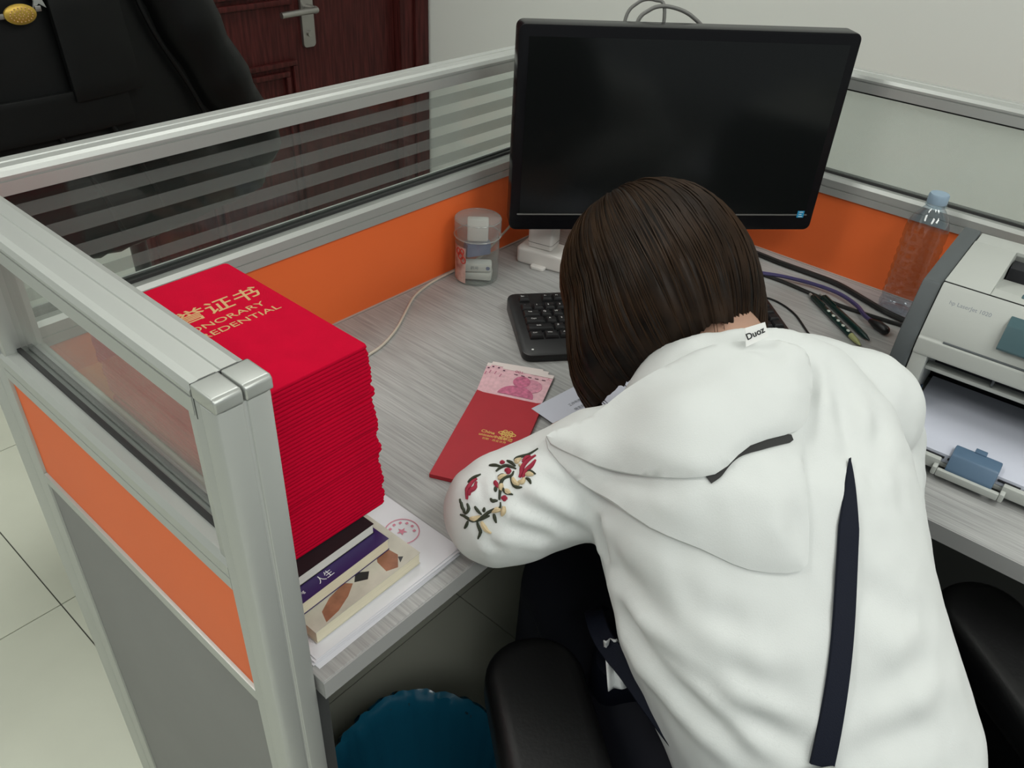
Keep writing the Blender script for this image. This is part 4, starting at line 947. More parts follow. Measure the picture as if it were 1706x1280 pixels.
FOLDS = [
    (0.0105, 0.0110, [(0.2334, -0.6657, 0.8160), (0.2125, -0.7028, 0.8033), (0.1969, -0.7484, 0.7989), (0.1948, -0.7982, 0.7888), (0.1975, -0.8450, 0.7731)]),
    (0.0100, 0.0110, [(0.2203, -0.6886, 0.8161), (0.2030, -0.7372, 0.8178), (0.2004, -0.7792, 0.8152), (0.2056, -0.8232, 0.8033), (0.2236, -0.8725, 0.7945)]),
    (0.0075, 0.0130, [(0.2458, -0.6433, 0.8354), (0.2298, -0.6720, 0.8368), (0.2137, -0.7226, 0.8393), (0.2095, -0.7871, 0.8338), (0.2325, -0.8431, 0.8279)]),
    (0.0040, 0.0150, [(0.2506, -0.6348, 0.8465), (0.2285, -0.6835, 0.8553), (0.2226, -0.7435, 0.8606), (0.2377, -0.7989, 0.8630)]),
    (0.0070, 0.0080, [(0.2602, -0.6169, 0.8722), (0.2558, -0.6252, 0.8565), (0.2513, -0.6341, 0.8371), (0.2476, -0.6415, 0.8241)]),
    (0.0055, 0.0080, [(0.2125, -0.5407, 0.8712), (0.2214, -0.5649, 0.8649), (0.2351, -0.5877, 0.8535), (0.2608, -0.6095, 0.8307)]),
    (0.0055, 0.0090, [(0.2432, -0.5483, 0.8920), (0.2444, -0.5724, 0.8857), (0.2522, -0.5960, 0.8750), (0.2595, -0.6123, 0.8447)]),
    (0.0050, 0.0100, [(0.2642, -0.5547, 0.9041), (0.2578, -0.5781, 0.8957), (0.2641, -0.6068, 0.8829), (0.2478, -0.6506, 0.8943)]),
    (0.0045, 0.0080, [(0.1948, -0.5450, 0.8497), (0.2154, -0.5719, 0.8409), (0.2326, -0.5876, 0.8301)]),
    (0.0040, 0.0060, [(0.2098, -0.4976, 0.8729), (0.2011, -0.5091, 0.8696), (0.1943, -0.5181, 0.8638)]),
    (0.0040, 0.0060, [(0.1807, -0.5387, 0.8279), (0.1889, -0.5512, 0.8178)]),
    (0.0060, 0.0120, [(0.4592, -0.7418, 0.9865), (0.4313, -0.7678, 0.9718), (0.4120, -0.7821, 0.9621), (0.3850, -0.7958, 0.9508)]),
    (0.0035, 0.0120, [(0.4774, -0.7865, 0.9640), (0.4223, -0.8019, 0.9531), (0.3847, -0.8187, 0.9364)]),
    (0.0030, 0.0140, [(0.3272, -0.8398, 0.8966), (0.3349, -0.8722, 0.8772), (0.3523, -0.8982, 0.8594)]),
    (0.0035, 0.0140, [(0.2705, -0.8933, 0.8205), (0.3164, -0.9076, 0.8366), (0.3548, -0.9210, 0.8359)]),
    (0.0045, 0.0140, [(0.2332, -0.8979, 0.7857), (0.2724, -0.9201, 0.7987), (0.3240, -0.9482, 0.7998)]),
    (0.0040, 0.0080, [(0.4574, -0.7080, 0.9994), (0.4343, -0.7241, 0.9901), (0.4047, -0.7395, 0.9781)]),
]
EMB_GREEN = [
    [(0.1752, -0.5000, 0.8437), (0.1756, -0.5060, 0.8452), (0.1772, -0.5154, 0.8449), (0.1832, -0.5249, 0.8489), (0.1930, -0.5308, 0.8583), (0.2005, -0.5373, 0.8621), (0.2046, -0.5350, 0.8669)],
    [(0.2051, -0.5329, 0.8681), (0.2111, -0.5288, 0.8736), (0.2176, -0.5241, 0.8784), (0.2227, -0.5240, 0.8812), (0.2276, -0.5285, 0.8838), (0.2322, -0.5274, 0.8862)],
    [(0.1875, -0.5130, 0.8579), (0.1864, -0.5179, 0.8558), (0.1862, -0.5244, 0.8533)],
    [(0.1995, -0.5245, 0.8664), (0.2006, -0.5280, 0.8662), (0.2039, -0.5318, 0.8675)],
    [(0.1934, -0.5350, 0.8563), (0.1921, -0.5376, 0.8529), (0.1910, -0.5410, 0.8485)],
    [(0.1808, -0.5231, 0.8462), (0.1794, -0.5265, 0.8417), (0.1790, -0.5305, 0.8371), (0.1775, -0.5312, 0.8323), (0.1754, -0.5303, 0.8276)],
    [(0.1750, -0.5125, 0.8427), (0.1728, -0.5120, 0.8379), (0.1706, -0.5108, 0.8316)],
    [(0.1859, -0.4919, 0.8558), (0.1818, -0.4974, 0.8528), (0.1793, -0.5025, 0.8503), (0.1773, -0.5066, 0.8475)],
    [(0.2144, -0.5286, 0.8759), (0.2131, -0.5345, 0.8737), (0.2159, -0.5417, 0.8735)],
    [(0.2257, -0.5295, 0.8827), (0.2222, -0.5357, 0.8798), (0.2219, -0.5405, 0.8786), (0.2251, -0.5452, 0.8797)],
    [(0.2379, -0.5386, 0.8895), (0.2397, -0.5429, 0.8903), (0.2403, -0.5495, 0.8900)],
    [(0.2328, -0.5432, 0.8859), (0.2332, -0.5474, 0.8853), (0.2316, -0.5515, 0.8830)],
    [(0.2406, -0.5221, 0.8896), (0.2440, -0.5191, 0.8903), (0.2482, -0.5221, 0.8925), (0.2540, -0.5275, 0.8960), (0.2637, -0.5309, 0.9004)],
    [(0.2241, -0.5106, 0.8809), (0.2292, -0.5120, 0.8831), (0.2337, -0.5156, 0.8856), (0.2349, -0.5219, 0.8871), (0.2350, -0.5278, 0.8877)],
    [(0.2276, -0.4982, 0.8792), (0.2297, -0.5040, 0.8815), (0.2310, -0.5119, 0.8838)],
    [(0.2392, -0.5121, 0.8867), (0.2386, -0.5186, 0.8881), (0.2371, -0.5252, 0.8885)],
    [(0.1883, -0.5246, 0.8559), (0.1916, -0.5229, 0.8601)],
    [(0.1828, -0.5254, 0.8479), (0.1862, -0.5283, 0.8514), (0.1898, -0.5323, 0.8539)],
    [(0.1851, -0.5036, 0.8563), (0.1824, -0.5079, 0.8532), (0.1774, -0.5057, 0.8476)],
    [(0.2203, -0.5171, 0.8799), (0.2238, -0.5200, 0.8817), (0.2245, -0.5239, 0.8821)],
    [(0.2036, -0.4896, 0.8673), (0.2094, -0.4919, 0.8711), (0.2155, -0.4970, 0.8750)],
    [(0.2116, -0.5222, 0.8751), (0.2080, -0.5256, 0.8722)],
]
EMB_RED = [
    [(0.1877, -0.5003, 0.8585), (0.1930, -0.4975, 0.8624), (0.1980, -0.4958, 0.8657), (0.2047, -0.4947, 0.8697), (0.2102, -0.4966, 0.8728)],
    [(0.1920, -0.5008, 0.8621), (0.1972, -0.5004, 0.8660), (0.2014, -0.5026, 0.8693), (0.2074, -0.4987, 0.8720)],
    [(0.2285, -0.5187, 0.8839), (0.2305, -0.5214, 0.8851), (0.2304, -0.5252, 0.8853)],
    [(0.2279, -0.5215, 0.8838), (0.2297, -0.5252, 0.8849)],
    [(0.2153, -0.5175, 0.8773), (0.2139, -0.5208, 0.8765), (0.2120, -0.5248, 0.8750)],
    [(0.2077, -0.5335, 0.8699), (0.2091, -0.5364, 0.8700), (0.2109, -0.5389, 0.8705)],
    [(0.2107, -0.5349, 0.8717), (0.2075, -0.5379, 0.8681)],
    [(0.2298, -0.5370, 0.8848), (0.2342, -0.5360, 0.8873), (0.2398, -0.5324, 0.8905), (0.2480, -0.5326, 0.8945), (0.2556, -0.5356, 0.8983)],
    [(0.2315, -0.5399, 0.8855), (0.2379, -0.5386, 0.8895), (0.2449, -0.5398, 0.8933), (0.2512, -0.5394, 0.8966)],
    [(0.2436, -0.5291, 0.8920), (0.2491, -0.5287, 0.8944), (0.2531, -0.5311, 0.8964)],
    [(0.2347, -0.5070, 0.8839), (0.2364, -0.5116, 0.8857)],
    [(0.1914, -0.4991, 0.8614), (0.1996, -0.4935, 0.8662)],
]
EMB_CREAM = [
    [(0.2265, -0.5310, 0.8831), (0.2242, -0.5362, 0.8811), (0.2251, -0.5414, 0.8808)],
    [(0.2262, -0.5388, 0.8821), (0.2286, -0.5426, 0.8830), (0.2323, -0.5414, 0.8859)],
    [(0.1828, -0.5273, 0.8469), (0.1824, -0.5329, 0.8417), (0.1835, -0.5389, 0.8365)],
    [(0.2042, -0.5399, 0.8643), (0.2014, -0.5419, 0.8600), (0.1976, -0.5425, 0.8554)],
    [(0.2412, -0.5253, 0.8905), (0.2422, -0.5222, 0.8903), (0.2469, -0.5247, 0.8926)],
    [(0.2348, -0.5407, 0.8875), (0.2372, -0.5437, 0.8887), (0.2390, -0.5480, 0.8894)],
    [(0.2142, -0.5319, 0.8751), (0.2149, -0.5388, 0.8737)],
    [(0.2185, -0.5187, 0.8790), (0.2224, -0.5212, 0.8810), (0.2255, -0.5244, 0.8826)],
    [(0.1777, -0.5149, 0.8458), (0.1807, -0.5197, 0.8478), (0.1846, -0.5235, 0.8515)],
    [(0.2007, -0.5388, 0.8614), (0.1975, -0.5357, 0.8601), (0.1928, -0.5325, 0.8573)],
    [(0.2169, -0.5248, 0.8779), (0.2113, -0.5292, 0.8737)],
    [(0.2383, -0.5293, 0.8895), (0.2412, -0.5297, 0.8910)],
]
def seg_dist(P, a, b):
    ab = b - a; t = np.clip(((P - a) @ ab) / max(1e-9, ab @ ab), 0, 1)
    return np.linalg.norm(P - (a + t[:, None] * ab), axis=1), t
def apply_folds(v, n, folds, k=1.0):
    off = np.zeros(len(v))
    for a_, w_, pts in folds:
        pp = [np.array(p) for p in smooth_path(pts, 3)]; best = np.full(len(v), 9.0); tt = np.zeros(len(v)); m = len(pp) - 1
        for i in range(m):
            d, t = seg_dist(v, pp[i], pp[i + 1]); mk = d < best; best[mk] = d[mk]; tt[mk] = (i + t[mk]) / m
        env = np.clip(np.minimum(tt, 1 - tt) * 4 + 0.15, 0, 1)
        off += env * a_ * (-np.exp(-(best / w_) ** 2) + 0.55 * np.exp(-((best - 1.9 * w_) / (1.1 * w_)) ** 2))
    return v + n * (off * k)[:, None]
hv = apply_folds(hv, hn, FOLDS)
nz = np.array([0.0042 * noise.noise((p[0] * 16 + 3, p[1] * 16, p[2] * 11)) + 0.0016 * noise.noise((p[0] * 48, p[1] * 40, p[2] * 30 + 9)) for p in hv])
hv = hv + hn * nz[:, None]
hoodie = mesh_np('hooded_top', hv, hfs, 'hoodie', pe)
HB = BVHTree.FromPolygons([Vector(p) for p in hv], hfs)
pw = Vector((O.x, O.y, 0))
def on_cloth(p, lift=0.0, tree=None):
    h = (tree or HB).find_nearest(Vector(p)); return h[0] + h[1] * lift, h[1]

# the hood lies folded on the back: a lower pouch and an upper flap
from mathutils.geometry import delaunay_2d_cdt
def hood_shell(outline, thick, tau, base_trees, lift, name, nseed, folds=()):
    pts3 = [Vector(p) for p in smooth_path(outline + outline[:1], 3)][:-1]; c = sum(pts3, Vector()) / len(pts3)
    n = Vector((-0.50, -0.42, 0.76)).normalized()
    ux = (PR - n * PR.dot(n)).normalized(); uy = n.cross(ux)
    b2 = [((p - c).dot(ux), (p - c).dot(uy)) for p in pts3]; bh = [(p - c).dot(n) for p in pts3]
    den = []; N = len(b2)
    for i in range(N):
        a, b = Vector(b2[i]), Vector(b2[(i + 1) % N]); m = max(1, int((b - a).length / 0.005))
        for k in range(m): den.append((a.lerp(b, k / m), bh[i] + (bh[(i + 1) % N] - bh[i]) * k / m))
    poly = [Vector(p) for p, _ in den]; hts = [h for _, h in den]
    P2 = np.array([(p.x, p.y) for p in poly])
    def inside(x, y):
        r = False; j = len(poly) - 1
        for i in range(len(poly)):
            if (poly[i].y > y) != (poly[j].y > y) and x < (poly[j].x - poly[i].x) * (y - poly[i].y) / (poly[j].y - poly[i].y) + poly[i].x: r = not r
            j = i
        return r
    xs = [p.x for p in poly]; ys = [p.y for p in poly]; st = 0.0055; inner = []
    y = min(ys); row = 0
    while y < max(ys):
        x = min(xs) + (row % 2) * st / 2
        while x < max(xs):
            if inside(x, y) and np.min(np.hypot(P2[:, 0] - x, P2[:, 1] - y)) > st * 0.6: inner.append(Vector((x, y)))
            x += st
        y += st * 0.87; row += 1
    allp = poly + inner; E_ = [(i, (i + 1) % len(poly)) for i in range(len(poly))]
    ov, oe, of, *_ = delaunay_2d_cdt(allp, E_, [], 1, 1e-6)
    top = []; bot = []
    H = np.array(hts)
    base_h = []
    for p in ov:
        d = np.hypot(P2[:, 0] - p.x, P2[:, 1] - p.y); w = 1 / (d + 1e-3) ** 2; idw = float((w * H).sum() / w.sum())
        q = c + ux * p.x + uy * p.y; hh = None
        for t_ in base_trees:
            r_ = t_.ray_cast(q + n * 0.25, -n, 0.5)
            if r_[0] is not None:
                z_ = (r_[0] - c).dot(n); hh = z_ if hh is None else max(hh, z_)
        base_h.append(max(idw - 0.01, hh) if hh is not None and hh > idw - 0.05 else idw)
    # relax the base so that the cloth bridges hollows
    nb = [[] for _ in ov]
    for a, b in oe: nb[a].append(b); nb[b].append(a)
    sm = list(base_h)
    for it in range(24):
        sm = [max(base_h[i], 0.5 * sm[i] + 0.5 * sum(sm[j] for j in nb[i]) / max(1, len(nb[i]))) for i in range(len(ov))]
    for i, p in enumerate(ov):
        d = float(np.min(np.hypot(P2[:, 0] - p.x, P2[:, 1] - p.y)))
        h = 0.0022 + thick * (1 - math.exp(-d / tau)) + 0.0022 * noise.noise((p.x * 22 + nseed, p.y * 18, nseed)) * min(1, d / 0.01)
        q = c + ux * p.x + uy * p.y
        top.append(q + n * (sm[i] + h + lift)); bot.append(q + n * (sm[i] - 0.004 + lift * 0.5))
    tv = np.array([tuple(p) for p in top]); tn = np.tile(np.array(tuple(n)), (len(tv), 1))
    if folds: tv = apply_folds(tv, tn, folds)
    m = len(ov); cnt = {}
    for f in of:
        for a, b in zip(f, list(f[1:]) + [f[0]]): cnt[(a, b)] = 1
    fs = [tuple(f) for f in of] + [tuple(i + m for i in f[::-1]) for f in of]
    for a, b in list(cnt):
        if (b, a) not in cnt: fs.append((b, a, a + m, b + m))
    mb = MB(); mb.v = [tuple(p) for p in tv] + [tuple(p) for p in bot]; mb.f = fs
    o = obj(name, mb, 'hoodie', pe, world=True); o.parent = hoodie
    return o, BVHTree.FromPolygons([Vector(p) for p in mb.v], fs)
COLL = [(0.4441, -0.6762, 1.0100), (0.3988, -0.6299, 1.0020), (0.3677, -0.5988, 0.9740), (0.3377, -0.5758, 0.9500), (0.3097, -0.5590, 0.9248), (0.2748, -0.5321, 0.9043)]
FRONT = [(0.2702, -0.5755, 0.9067), (0.2769, -0.6076, 0.9042), (0.2728, -0.6668, 0.9348), (0.2928, -0.7035, 0.9485), (0.3318, -0.7138, 0.9641), (0.3755, -0.7382, 0.971)]
RIGHT = [(0.401, -0.7363, 0.9785), (0.438, -0.7187, 0.9926), (0.4559, -0.6983, 1.0027)]
POUCH = [(0.2584, -0.5783, 0.8962), (0.2647, -0.6123, 0.882), (0.2453, -0.6777, 0.9011), (0.2515, -0.7269, 0.9053), (0.2643, -0.7691, 0.9006), (0.2935, -0.8029, 0.9023),
         (0.3135, -0.7952, 0.9193), (0.3338, -0.7766, 0.9432), (0.3629, -0.7554, 0.9615)]
hood, HB1 = hood_shell(COLL + POUCH + RIGHT, 0.016, 0.026, [HB], 0.0, 'hood', 2.0,
    [(0.006, 0.012, [(0.268, -0.600, 0.915), (0.270, -0.660, 0.930), (0.285, -0.720, 0.935)]), (0.004, 0.010, [(0.345, -0.735, 0.972), (0.320, -0.765, 0.945), (0.300, -0.790, 0.920)])])
flap, HB2 = hood_shell(COLL + FRONT + RIGHT, 0.010, 0.010, [HB, HB1], 0.001, 'hood_flap', 5.0,
    [(0.004, 0.009, [(0.420, -0.680, 1.02), (0.395, -0.700, 1.00), (0.375, -0.722, 0.99)]), (0.003, 0.012, [(0.310, -0.560, 0.94), (0.340, -0.640, 0.985), (0.390, -0.660, 1.01)])])
# black print along the flap edge
def strip(path, w, lift, tree, name, m, parent, tp=(1, 1), n=4, thick=0.0012):
    P = smooth_path(path, n); rs = []
    for i, p in enumerate(P):
        t = (P[min(i + 1, len(P) - 1)] - P[max(i - 1, 0)]).normalized(); c, nn = on_cloth(p, lift, tree)
        s = t.cross(nn).normalized(); u = i / (len(P) - 1); ww = w * (tp[0] + (tp[1] - tp[0]) * u) / 2 if not callable(tp) else w * tp(u) / 2
        rs.append([c - s * ww, c + s * ww, c + s * ww + nn * thick, c - s * ww + nn * thick])
    o = obj(name, MB().rings(rs), m, pe, world=True, smooth=True); o.parent = parent; return o
strip([(0.2784, -0.7086, 0.9575), (0.2850, -0.7115, 0.9605), (0.2928, -0.7140, 0.9636), (0.3135, -0.7187, 0.9716), (0.3340, -0.7301, 0.9779), (0.3604, -0.7443, 0.9790)], 0.0085, 0.0008, HB1, 'hood_print', 'hoodprint', flap,
      lambda u: (1.0 - 0.72 * math.exp(-((u - 0.52) / 0.16) ** 2)) * (1 if u < 0.97 else 0.6), 6)
# neck label
lt = Vector((0.4090, -0.6690, 1.0315))
lx = (PR * 0.90 + PZ * 0.36 + PF * 0.1).normalized(); ly = (PZ * 0.80 + PF * 0.45 - PR * 0.10); ly = (ly - lx * ly.dot(lx)).normalized(); lz = lx.cross(ly)
LMx = Matrix((lx, ly, lz)).transposed().to_4x4()
lab = MB().plate([(-0.013, -0.006), (0.011, -0.006), (0.013, 0.008), (-0.007, 0.011)], 0, 0.0006); lab.map(lambda p: lt + (LMx @ p))
lab = obj('neck_label', lab, 'tagwhite', pe, world=True, smooth=False); lab.parent = hoodie
lm = LMx.copy(); lm.translation = lt - pw + lz * 0.0009 + ly * 0.002
tx = text('label_print', 'Duoz', 0.0085, 'black', hoodie, (0, 0, 0), mtx=lm, bold=0.0002)
# embroidery on the left sleeve
for nm, data, mm, rad in (('cream_embroidery', EMB_CREAM, 'embcream', 0.0024), ('red_embroidery', EMB_RED, 'embred', 0.0022), ('green_embroidery', EMB_GREEN, 'embgreen', 0.0016)):
    mb = MB()
    for line in data:
        P = [on_cloth(p, 0.0004)[0] for p in smooth_path(line, 4)]
        k = len(P) - 1
        mb.tube(P, [rad * (0.45 + 0.75 * math.sin(PI * min(1, (i / k) * 0.9 + 0.08))) for i in range(k + 1)], 6, flat=1.0)
    o = obj(nm, mb, mm, pe, world=True); o.parent = hoodie; tag(o, kind='stuff')
# pen in the right hand, its end showing past the cheek
pn_ = thing('pen', 'white and violet pen held in the writing hand under the hair', 'pen', (tipsR[0].x, tipsR[0].y, tipsR[0].z)); pn_['_w'] = tuple(tipsR[0])
d_ = (thR.lerp(tipsR[0], 0.5)); a_ = Vector((d_.x + 0.015, d_.y + 0.02, DZ + 0.0125)); b_ = d_ + (d_ - a_).normalized() * 0.085
obj('barrel', MB().tube([a_.lerp(b_, 0.12), b_], 0.0042, 12), 'whiteprint', pn_, world=True)
obj('tip', MB().tube([a_, a_.lerp(b_, 0.12)], [0.0006, 0.004], 12), 'purplecable', pn_, world=True)

# ------------------------------------------------------------------ shoulder bag: strap over the back, body on the lap
bg_ = thing('shoulder_bag', 'navy shoulder bag whose strap crosses the white top', 'bag', (0.25, -0.60, 0.60)); bg_['_w'] = (0.25, -0.60, 0.60)
def ribbon(P, ns, w, name, par, thick=0.0022, m='navystrap', tp=lambda u: 1.0):
    rs = []
    for i, p in enumerate(P):
        t = (P[min(i + 1, len(P) - 1)] - P[max(i - 1, 0)]).normalized(); s = t.cross(ns[i]).normalized(); nn = s.cross(t)
        ww = w * tp(i / (len(P) - 1)) / 2
        rs.append([p - s * ww, p - s * (ww - 0.001) + nn * thick, p + s * (ww - 0.001) + nn * thick, p + s * ww])
    return obj(name, MB().rings(rs), m, par, world=True)
SP = [(0.3980, -0.7880, 0.957), (0.3856, -0.7929, 0.9522), (0.3577, -0.8083, 0.9333), (0.3398, -0.8194, 0.9169), (0.3198, -0.8333, 0.8976), (0.2929, -0.8502, 0.8725), (0.2741, -0.8605, 0.8514), (0.2534, -0.8715, 0.8255), (0.2328, -0.8812, 0.7985), (0.2233, -0.8858, 0.7839)]
Q = [on_cloth(p, 0.0030) for p in smooth_path(SP, 5)]
for it in range(40):
    Q = [Q[0]] + [((Q[i - 1][0] + Q[i][0] * 2 + Q[i + 1][0]) / 4, (Q[i - 1][1] + Q[i][1] * 2 + Q[i + 1][1]).normalized()) for i in range(1, len(Q) - 1)] + [Q[-1]]
ribbon([p for p, _ in Q], [n for _, n in Q], 0.0205, 'strap', bg_, tp=lambda u: min(1.0, 0.06 + u * 3.2))
edge_ = [p for p, _ in Q]
st2 = MB()
LS = [(0.330, -0.600, 0.640), (0.2850, -0.6150, 0.695), (0.2500, -0.6514, 0.712), (0.2370, -0.6908, 0.7113), (0.2250, -0.7302, 0.7044), (0.2150, -0.7689, 0.697), (0.2080, -0.8057, 0.692), (0.2050, -0.8456, 0.695), (0.2060, -0.8780, 0.715), (0.2120, -0.8930, 0.745), (0.2200, -0.8900, 0.772)]
LP = smooth_path(LS, 4)
ns_ = []
for i, p in enumerate(LP):
    ns_.append((Vector((-0.55, -0.30, 0.62))).normalized())
ribbon(LP, ns_, 0.022, 'lower_strap', bg_)
rp = Q[-1][0] - PZ * 0.003 + Q[-1][1] * 0.004
obj('strap_ring', MB().tube([rp + PR * 0.011 * math.cos(q) + (PZ * 0.8 - PF * 0.3) * 0.006 * math.sin(q) for q in [2 * PI * k / 20 for k in range(21)]], 0.0016, 8), 'alucap', bg_, world=True)
bb_ = MB().plate(rrect(-0.09, -0.045, 0.09, 0.045, 0.03), 0, 0.06)
bm_ = Matrix.Rotation(math.atan2(PF.y, PF.x) + 1.2, 4, 'Z'); bm_.translation = bp(-0.06, 0.19, 0.575)
bb_.map(lambda p: bm_ @ p); obj('bag_body', bb_, 'navystrap', bg_, bevel=0.012, world=True)
ti = thing('tissue', 'crumpled white tissue poking out at the left hip', 'tissue', (0.240, -0.675, 0.70)); ti['_w'] = (0.240, -0.675, 0.70)
mb = MB(); NU, NV = 16, 9; g = []
for j in range(NV):
    for i in range(NU):
        u, v_ = i / (NU - 1), j / (NV - 1)
        p = Vector((0.2490, -0.6590, 0.7215)).lerp(Vector((0.2350, -0.6860, 0.6800)), u) + PR * (v_ - 0.5) * (0.014 + 0.010 * u)
        k = 0.008 * math.sin(v_ * 9 + u * 2) + 0.006 * noise.noise((u * 5, v_ * 4, 1.0)) - 0.010 * math.sin(u * 5.5)
        g.append(p + Vector((-0.5, -0.3, 0.5)) * k)
mb.add(g, [(j * NU + i, j * NU + i + 1, (j + 1) * NU + i + 1, (j + 1) * NU + i) for j in range(NV - 1) for i in range(NU - 1)])
to = obj('tissue_sheet', mb, 'whiteprint', ti, world=True)
so_ = to.modifiers.new('thick', 'SOLIDIFY'); so_.thickness = 0.0008

# ------------------------------------------------------------------ the chair she sits on
chr_ = thing('office_chair', 'black leather armchair on a swivel base under the person', 'chair', (*bp(0.06, 0.03, 0)[:2], 0), math.atan2(PR.y, PR.x))
# local: x right, y forward
def cush(x0, y0, x1, y1, z0, z1, r, b): return MB().plate(rrect(x0, y0, x1, y1, r, 8), z0, z1)
obj('seat', cush(-0.235, -0.25, 0.235, 0.25, 0.36, 0.445, 0.09, 0), 'chair', chr_, bevel=0.022, seg=4)
for sx in (-1, 1):
    a = obj('armrest', cush(sx * 0.285 - 0.056, -0.28, sx * 0.285 + 0.056, 0.205, 0.595, 0.655, 0.052, 0), 'chair', chr_, bevel=0.02, seg=4)
    obj('arm_panel', cush(sx * 0.285 - 0.040, -0.26, sx * 0.285 + 0.040, 0.160, 0.34, 0.60, 0.038, 0), 'chair', a, bevel=0.004)
obj('backrest', cush(-0.27, -0.34, 0.27, -0.255, 0.40, 0.63, 0.04, 0), 'chair', chr_, bevel=0.02, seg=4)
obj('gas_column', MB().lathe([(0.028, 0.10), (0.028, 0.24), (0.020, 0.24), (0.020, 0.36)], 20), 'black', chr_)
for k in range(5):
    a = 2 * PI * k / 5 + 0.3
    lg2 = obj('leg', MB().tube([(0.02 * math.cos(a), 0.02 * math.sin(a), 0.105), (0.30 * math.cos(a), 0.30 * math.sin(a), 0.072)], [0.028, 0.018], 10, flat=0.7), 'black', chr_)
    cx, cy = 0.30 * math.cos(a), 0.30 * math.sin(a)
    obj('caster', MB().lathe([(0.001, -0.022), (0.020, -0.022), (0.026, -0.012), (0.026, 0.012), (0.020, 0.022), (0.001, 0.022)], 18).map(lambda p, a=a, cx=cx, cy=cy: Vector((cx, cy, 0.0265)) + Vector((p.x * math.cos(a) - p.z * math.sin(a), p.x * math.sin(a) + p.z * math.cos(a), p.y))), 'black', lg2)

# ------------------------------------------------------------------ black leather coat on a stand behind the long partition
cs = thing('coat_stand', 'black coat stand carrying the leather coat by the door', 'coat stand', (0.37, 0.53, 0))
obj('pole', MB().tube([(0, 0, 0.02), (0, 0, 1.62)], 0.016, 14), 'black', cs)
obj('base', MB().lathe([(0.0, 0.0), (0.16, 0.0), (0.16, 0.012), (0.03, 0.03), (0.0, 0.03)], 32, cap=False), 'black', cs)
for k in range(4):
    a = PI / 4 + k * PI / 2
    obj('hook', MB().tube(smooth_path([(0.01 * math.cos(a), 0.01 * math.sin(a), 1.55), (0.06 * math.cos(a), 0.06 * math.sin(a), 1.56), (0.10 * math.cos(a), 0.10 * math.sin(a), 1.62)]), 0.008), 'black', cs)
lc_ = thing('leather_coat', 'black leather coat with a gold oval badge hanging beyond the glass partition', 'coat', (0.20, 0.52, 0))
rows = [(1.50, 0.05, 0.05), (1.46, 0.16, 0.08), (1.38, 0.24, 0.115), (1.25, 0.265, 0.13), (1.15, 0.305, 0.14), (1.05, 0.365, 0.15), (0.96, 0.43, 0.16), (0.90, 0.455, 0.17), (0.84, 0.47, 0.175), (0.78, 0.475, 0.18)]
mb = MB(); rs = []
for z, w, d in rows:
    ring = []
    for k in range(72):
        a = 2 * PI * k / 72; fl_ = (1.5 - z)
        f_ = 1 + 0.10 * min(1, fl_ * 1.2) * (0.6 * math.sin(9 * a + 1.5 * z) + 0.5 * math.sin(15 * a + 3 + z * 2)) * (0.4 + 0.6 * min(1, fl_))
        ring.append((w * math.cos(a) * (0.7 + 0.3 * f_), d * math.sin(a) * f_, z))
    rs.append(ring)
CB = obj('coat_body', mb.rings(rs), 'leather', lc_)
sd = CB.modifiers.new('s', 'SUBSURF'); sd.levels = 1; sd.render_levels = 1
def cz(x, z): # front surface y of the coat at local x
    for (z0, w0, d0), (z1, w1, d1) in zip(rows, rows[1:]):
        if z1 <= z <= z0:
            t = (z0 - z) / (z0 - z1); w, d = w0 + (w1 - w0) * t, d0 + (d1 - d0) * t
            return -d * math.sqrt(max(0.05, 1 - (x / w) ** 2)) - 0.006
    return -0.1
def patch(x0, z0, x1, z1, lift, th, n=6):
    g = []; m = MB()
    for j in range(n + 1):
        for i in range(n + 1):
            x, z = x0 + (x1 - x0) * i / n, z0 + (z1 - z0) * j / n; g.append((x, cz(x, z) - lift, z))
    k = len(g); W_ = n + 1
    g2 = [(x, y + th, z) for x, y, z in g]; fs = []
    for j in range(n):
        for i in range(n): a = j * W_ + i; fs += [(a, a + 1, a + W_ + 1, a + W_), (k + a, k + a + W_, k + a + W_ + 1, k + a + 1)]
    rim = list(range(W_)) + [j * W_ + n for j in range(1, n + 1)] + [n * W_ + i for i in range(n - 1, -1, -1)] + [j * W_ for j in range(n - 1, 0, -1)]
    for a, b in zip(rim, rim[1:] + rim[:1]): fs.append((b, a, k + a, k + b))
    return m.add(g + g2, fs)
obj('pocket_flap', patch(0.055, 1.045, 0.165, 1.19, 0.014, 0.012), 'leather', lc_, bevel=0.003)
obj('hem_panel', patch(-0.12, 1.00, 0.14, 1.06, 0.008, 0.008), 'leather', lc_, bevel=0.002)
for pts in ([(0.19, 1.22), (0.215, 1.12), (0.26, 1.02), (0.29, 0.93)], [(0.10, 1.0), (0.13, 0.93), (0.15, 0.86)], [(0.02, 1.0), (0.05, 0.92), (0.07, 0.84)]):
    obj('seam', MB().tube(smooth_path([(x, cz(x, z) - 0.004, z) for x, z in pts]), 0.004, 8), 'leather', lc_)
for sx in (-1, 1):
    obj('sleeve', MB().limb(smooth_path([(sx * 0.17, -0.05, 1.40), (sx * 0.255, -0.075, 1.20), (sx * 0.32, -0.085, 1.04), (sx * 0.385, -0.08, 0.90)], 5), [0.058 + 0.004 * math.sin(k * 1.9) for k in range(16)], 16), 'leather', lc_)
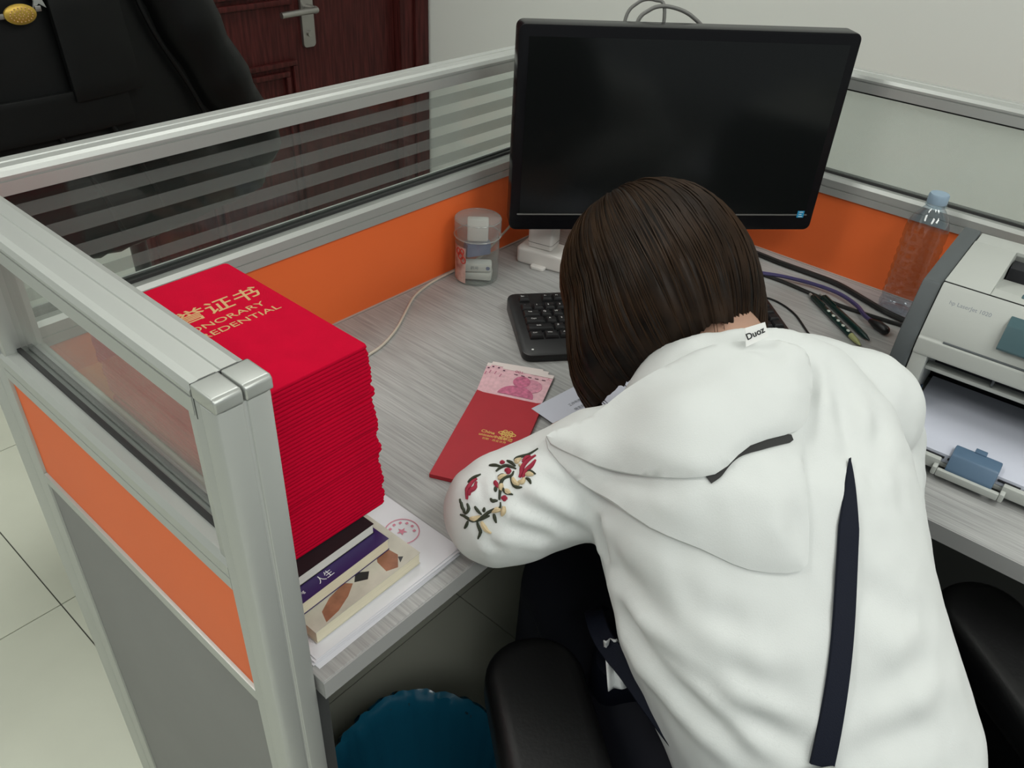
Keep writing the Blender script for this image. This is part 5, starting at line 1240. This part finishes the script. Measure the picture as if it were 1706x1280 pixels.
bx, bz = 0.015, 1.168; by = cz(bx, bz) - 0.008
def disc(rx, rz, cx, cy, cz_, th, n=32): return MB().rings([[(cx + rx * s * math.cos(2 * PI * k / n), cy - t, cz_ + rz * s * math.sin(2 * PI * k / n)) for k in range(n)] for s, t in ((1, 0), (1, th * 0.6), (0.8, th), (0.3, th * 1.2))])
bd_ = obj('gold_badge', disc(0.021, 0.013, bx, by, bz, 0.006), 'goldbadge', lc_)
mb = MB()
for q in range(3):
    n_ = 6 + q * 6
    for k in range(n_):
        a = 2 * PI * k / n_; r_ = (q + 0.6) / 3.2
        mb.ball((bx + 0.018 * r_ * math.cos(a), by - 0.0068, bz + 0.011 * r_ * math.sin(a)), 0.0011, 6, 4)
tag(obj('badge_studs', mb, 'gold', bd_), kind='stuff')
for q, w_ in ((-0.029, -0.004), (0.021, 0.001)): obj('badge_lug', MB().box((bx + q, by - 0.003, bz + w_), (bx + q + 0.008, by, bz + w_ + 0.007)), 'steel', bd_, bevel=0.001)
sx_, sz_ = 0.044, 1.184; sy_ = cz(sx_, sz_) - 0.006
mb = MB().plate([((0.015 if k % 2 == 0 else 0.006) * math.cos(PI / 2 + PI * k / 5), (0.015 if k % 2 == 0 else 0.006) * math.sin(PI / 2 + PI * k / 5)) for k in range(10)], 0, 0.003).map(lambda p: Vector((sx_ + p.x, sy_ - p.z, sz_ + p.y)))
obj('silver_star', mb, 'alucap', lc_)

# ------------------------------------------------------------------ lettering becomes plain mesh
bpy.context.view_layer.update()
dg_ = bpy.context.evaluated_depsgraph_get()
fonts_ = [o for o in bpy.data.objects if o.type == 'FONT']
conv_ = [(o, bpy.data.meshes.new_from_object(o.evaluated_get(dg_), depsgraph=dg_), o.name, o.parent, o.matrix_local.copy()) for o in fonts_]
for o, me, nm, par, ml in conv_:
    kids = list(o.children); o.name = 'old'
    n_ = bpy.data.objects.new(nm, me); COL.objects.link(n_); n_.parent = par; n_.matrix_local = ml
for o in fonts_: bpy.data.objects.remove(o)
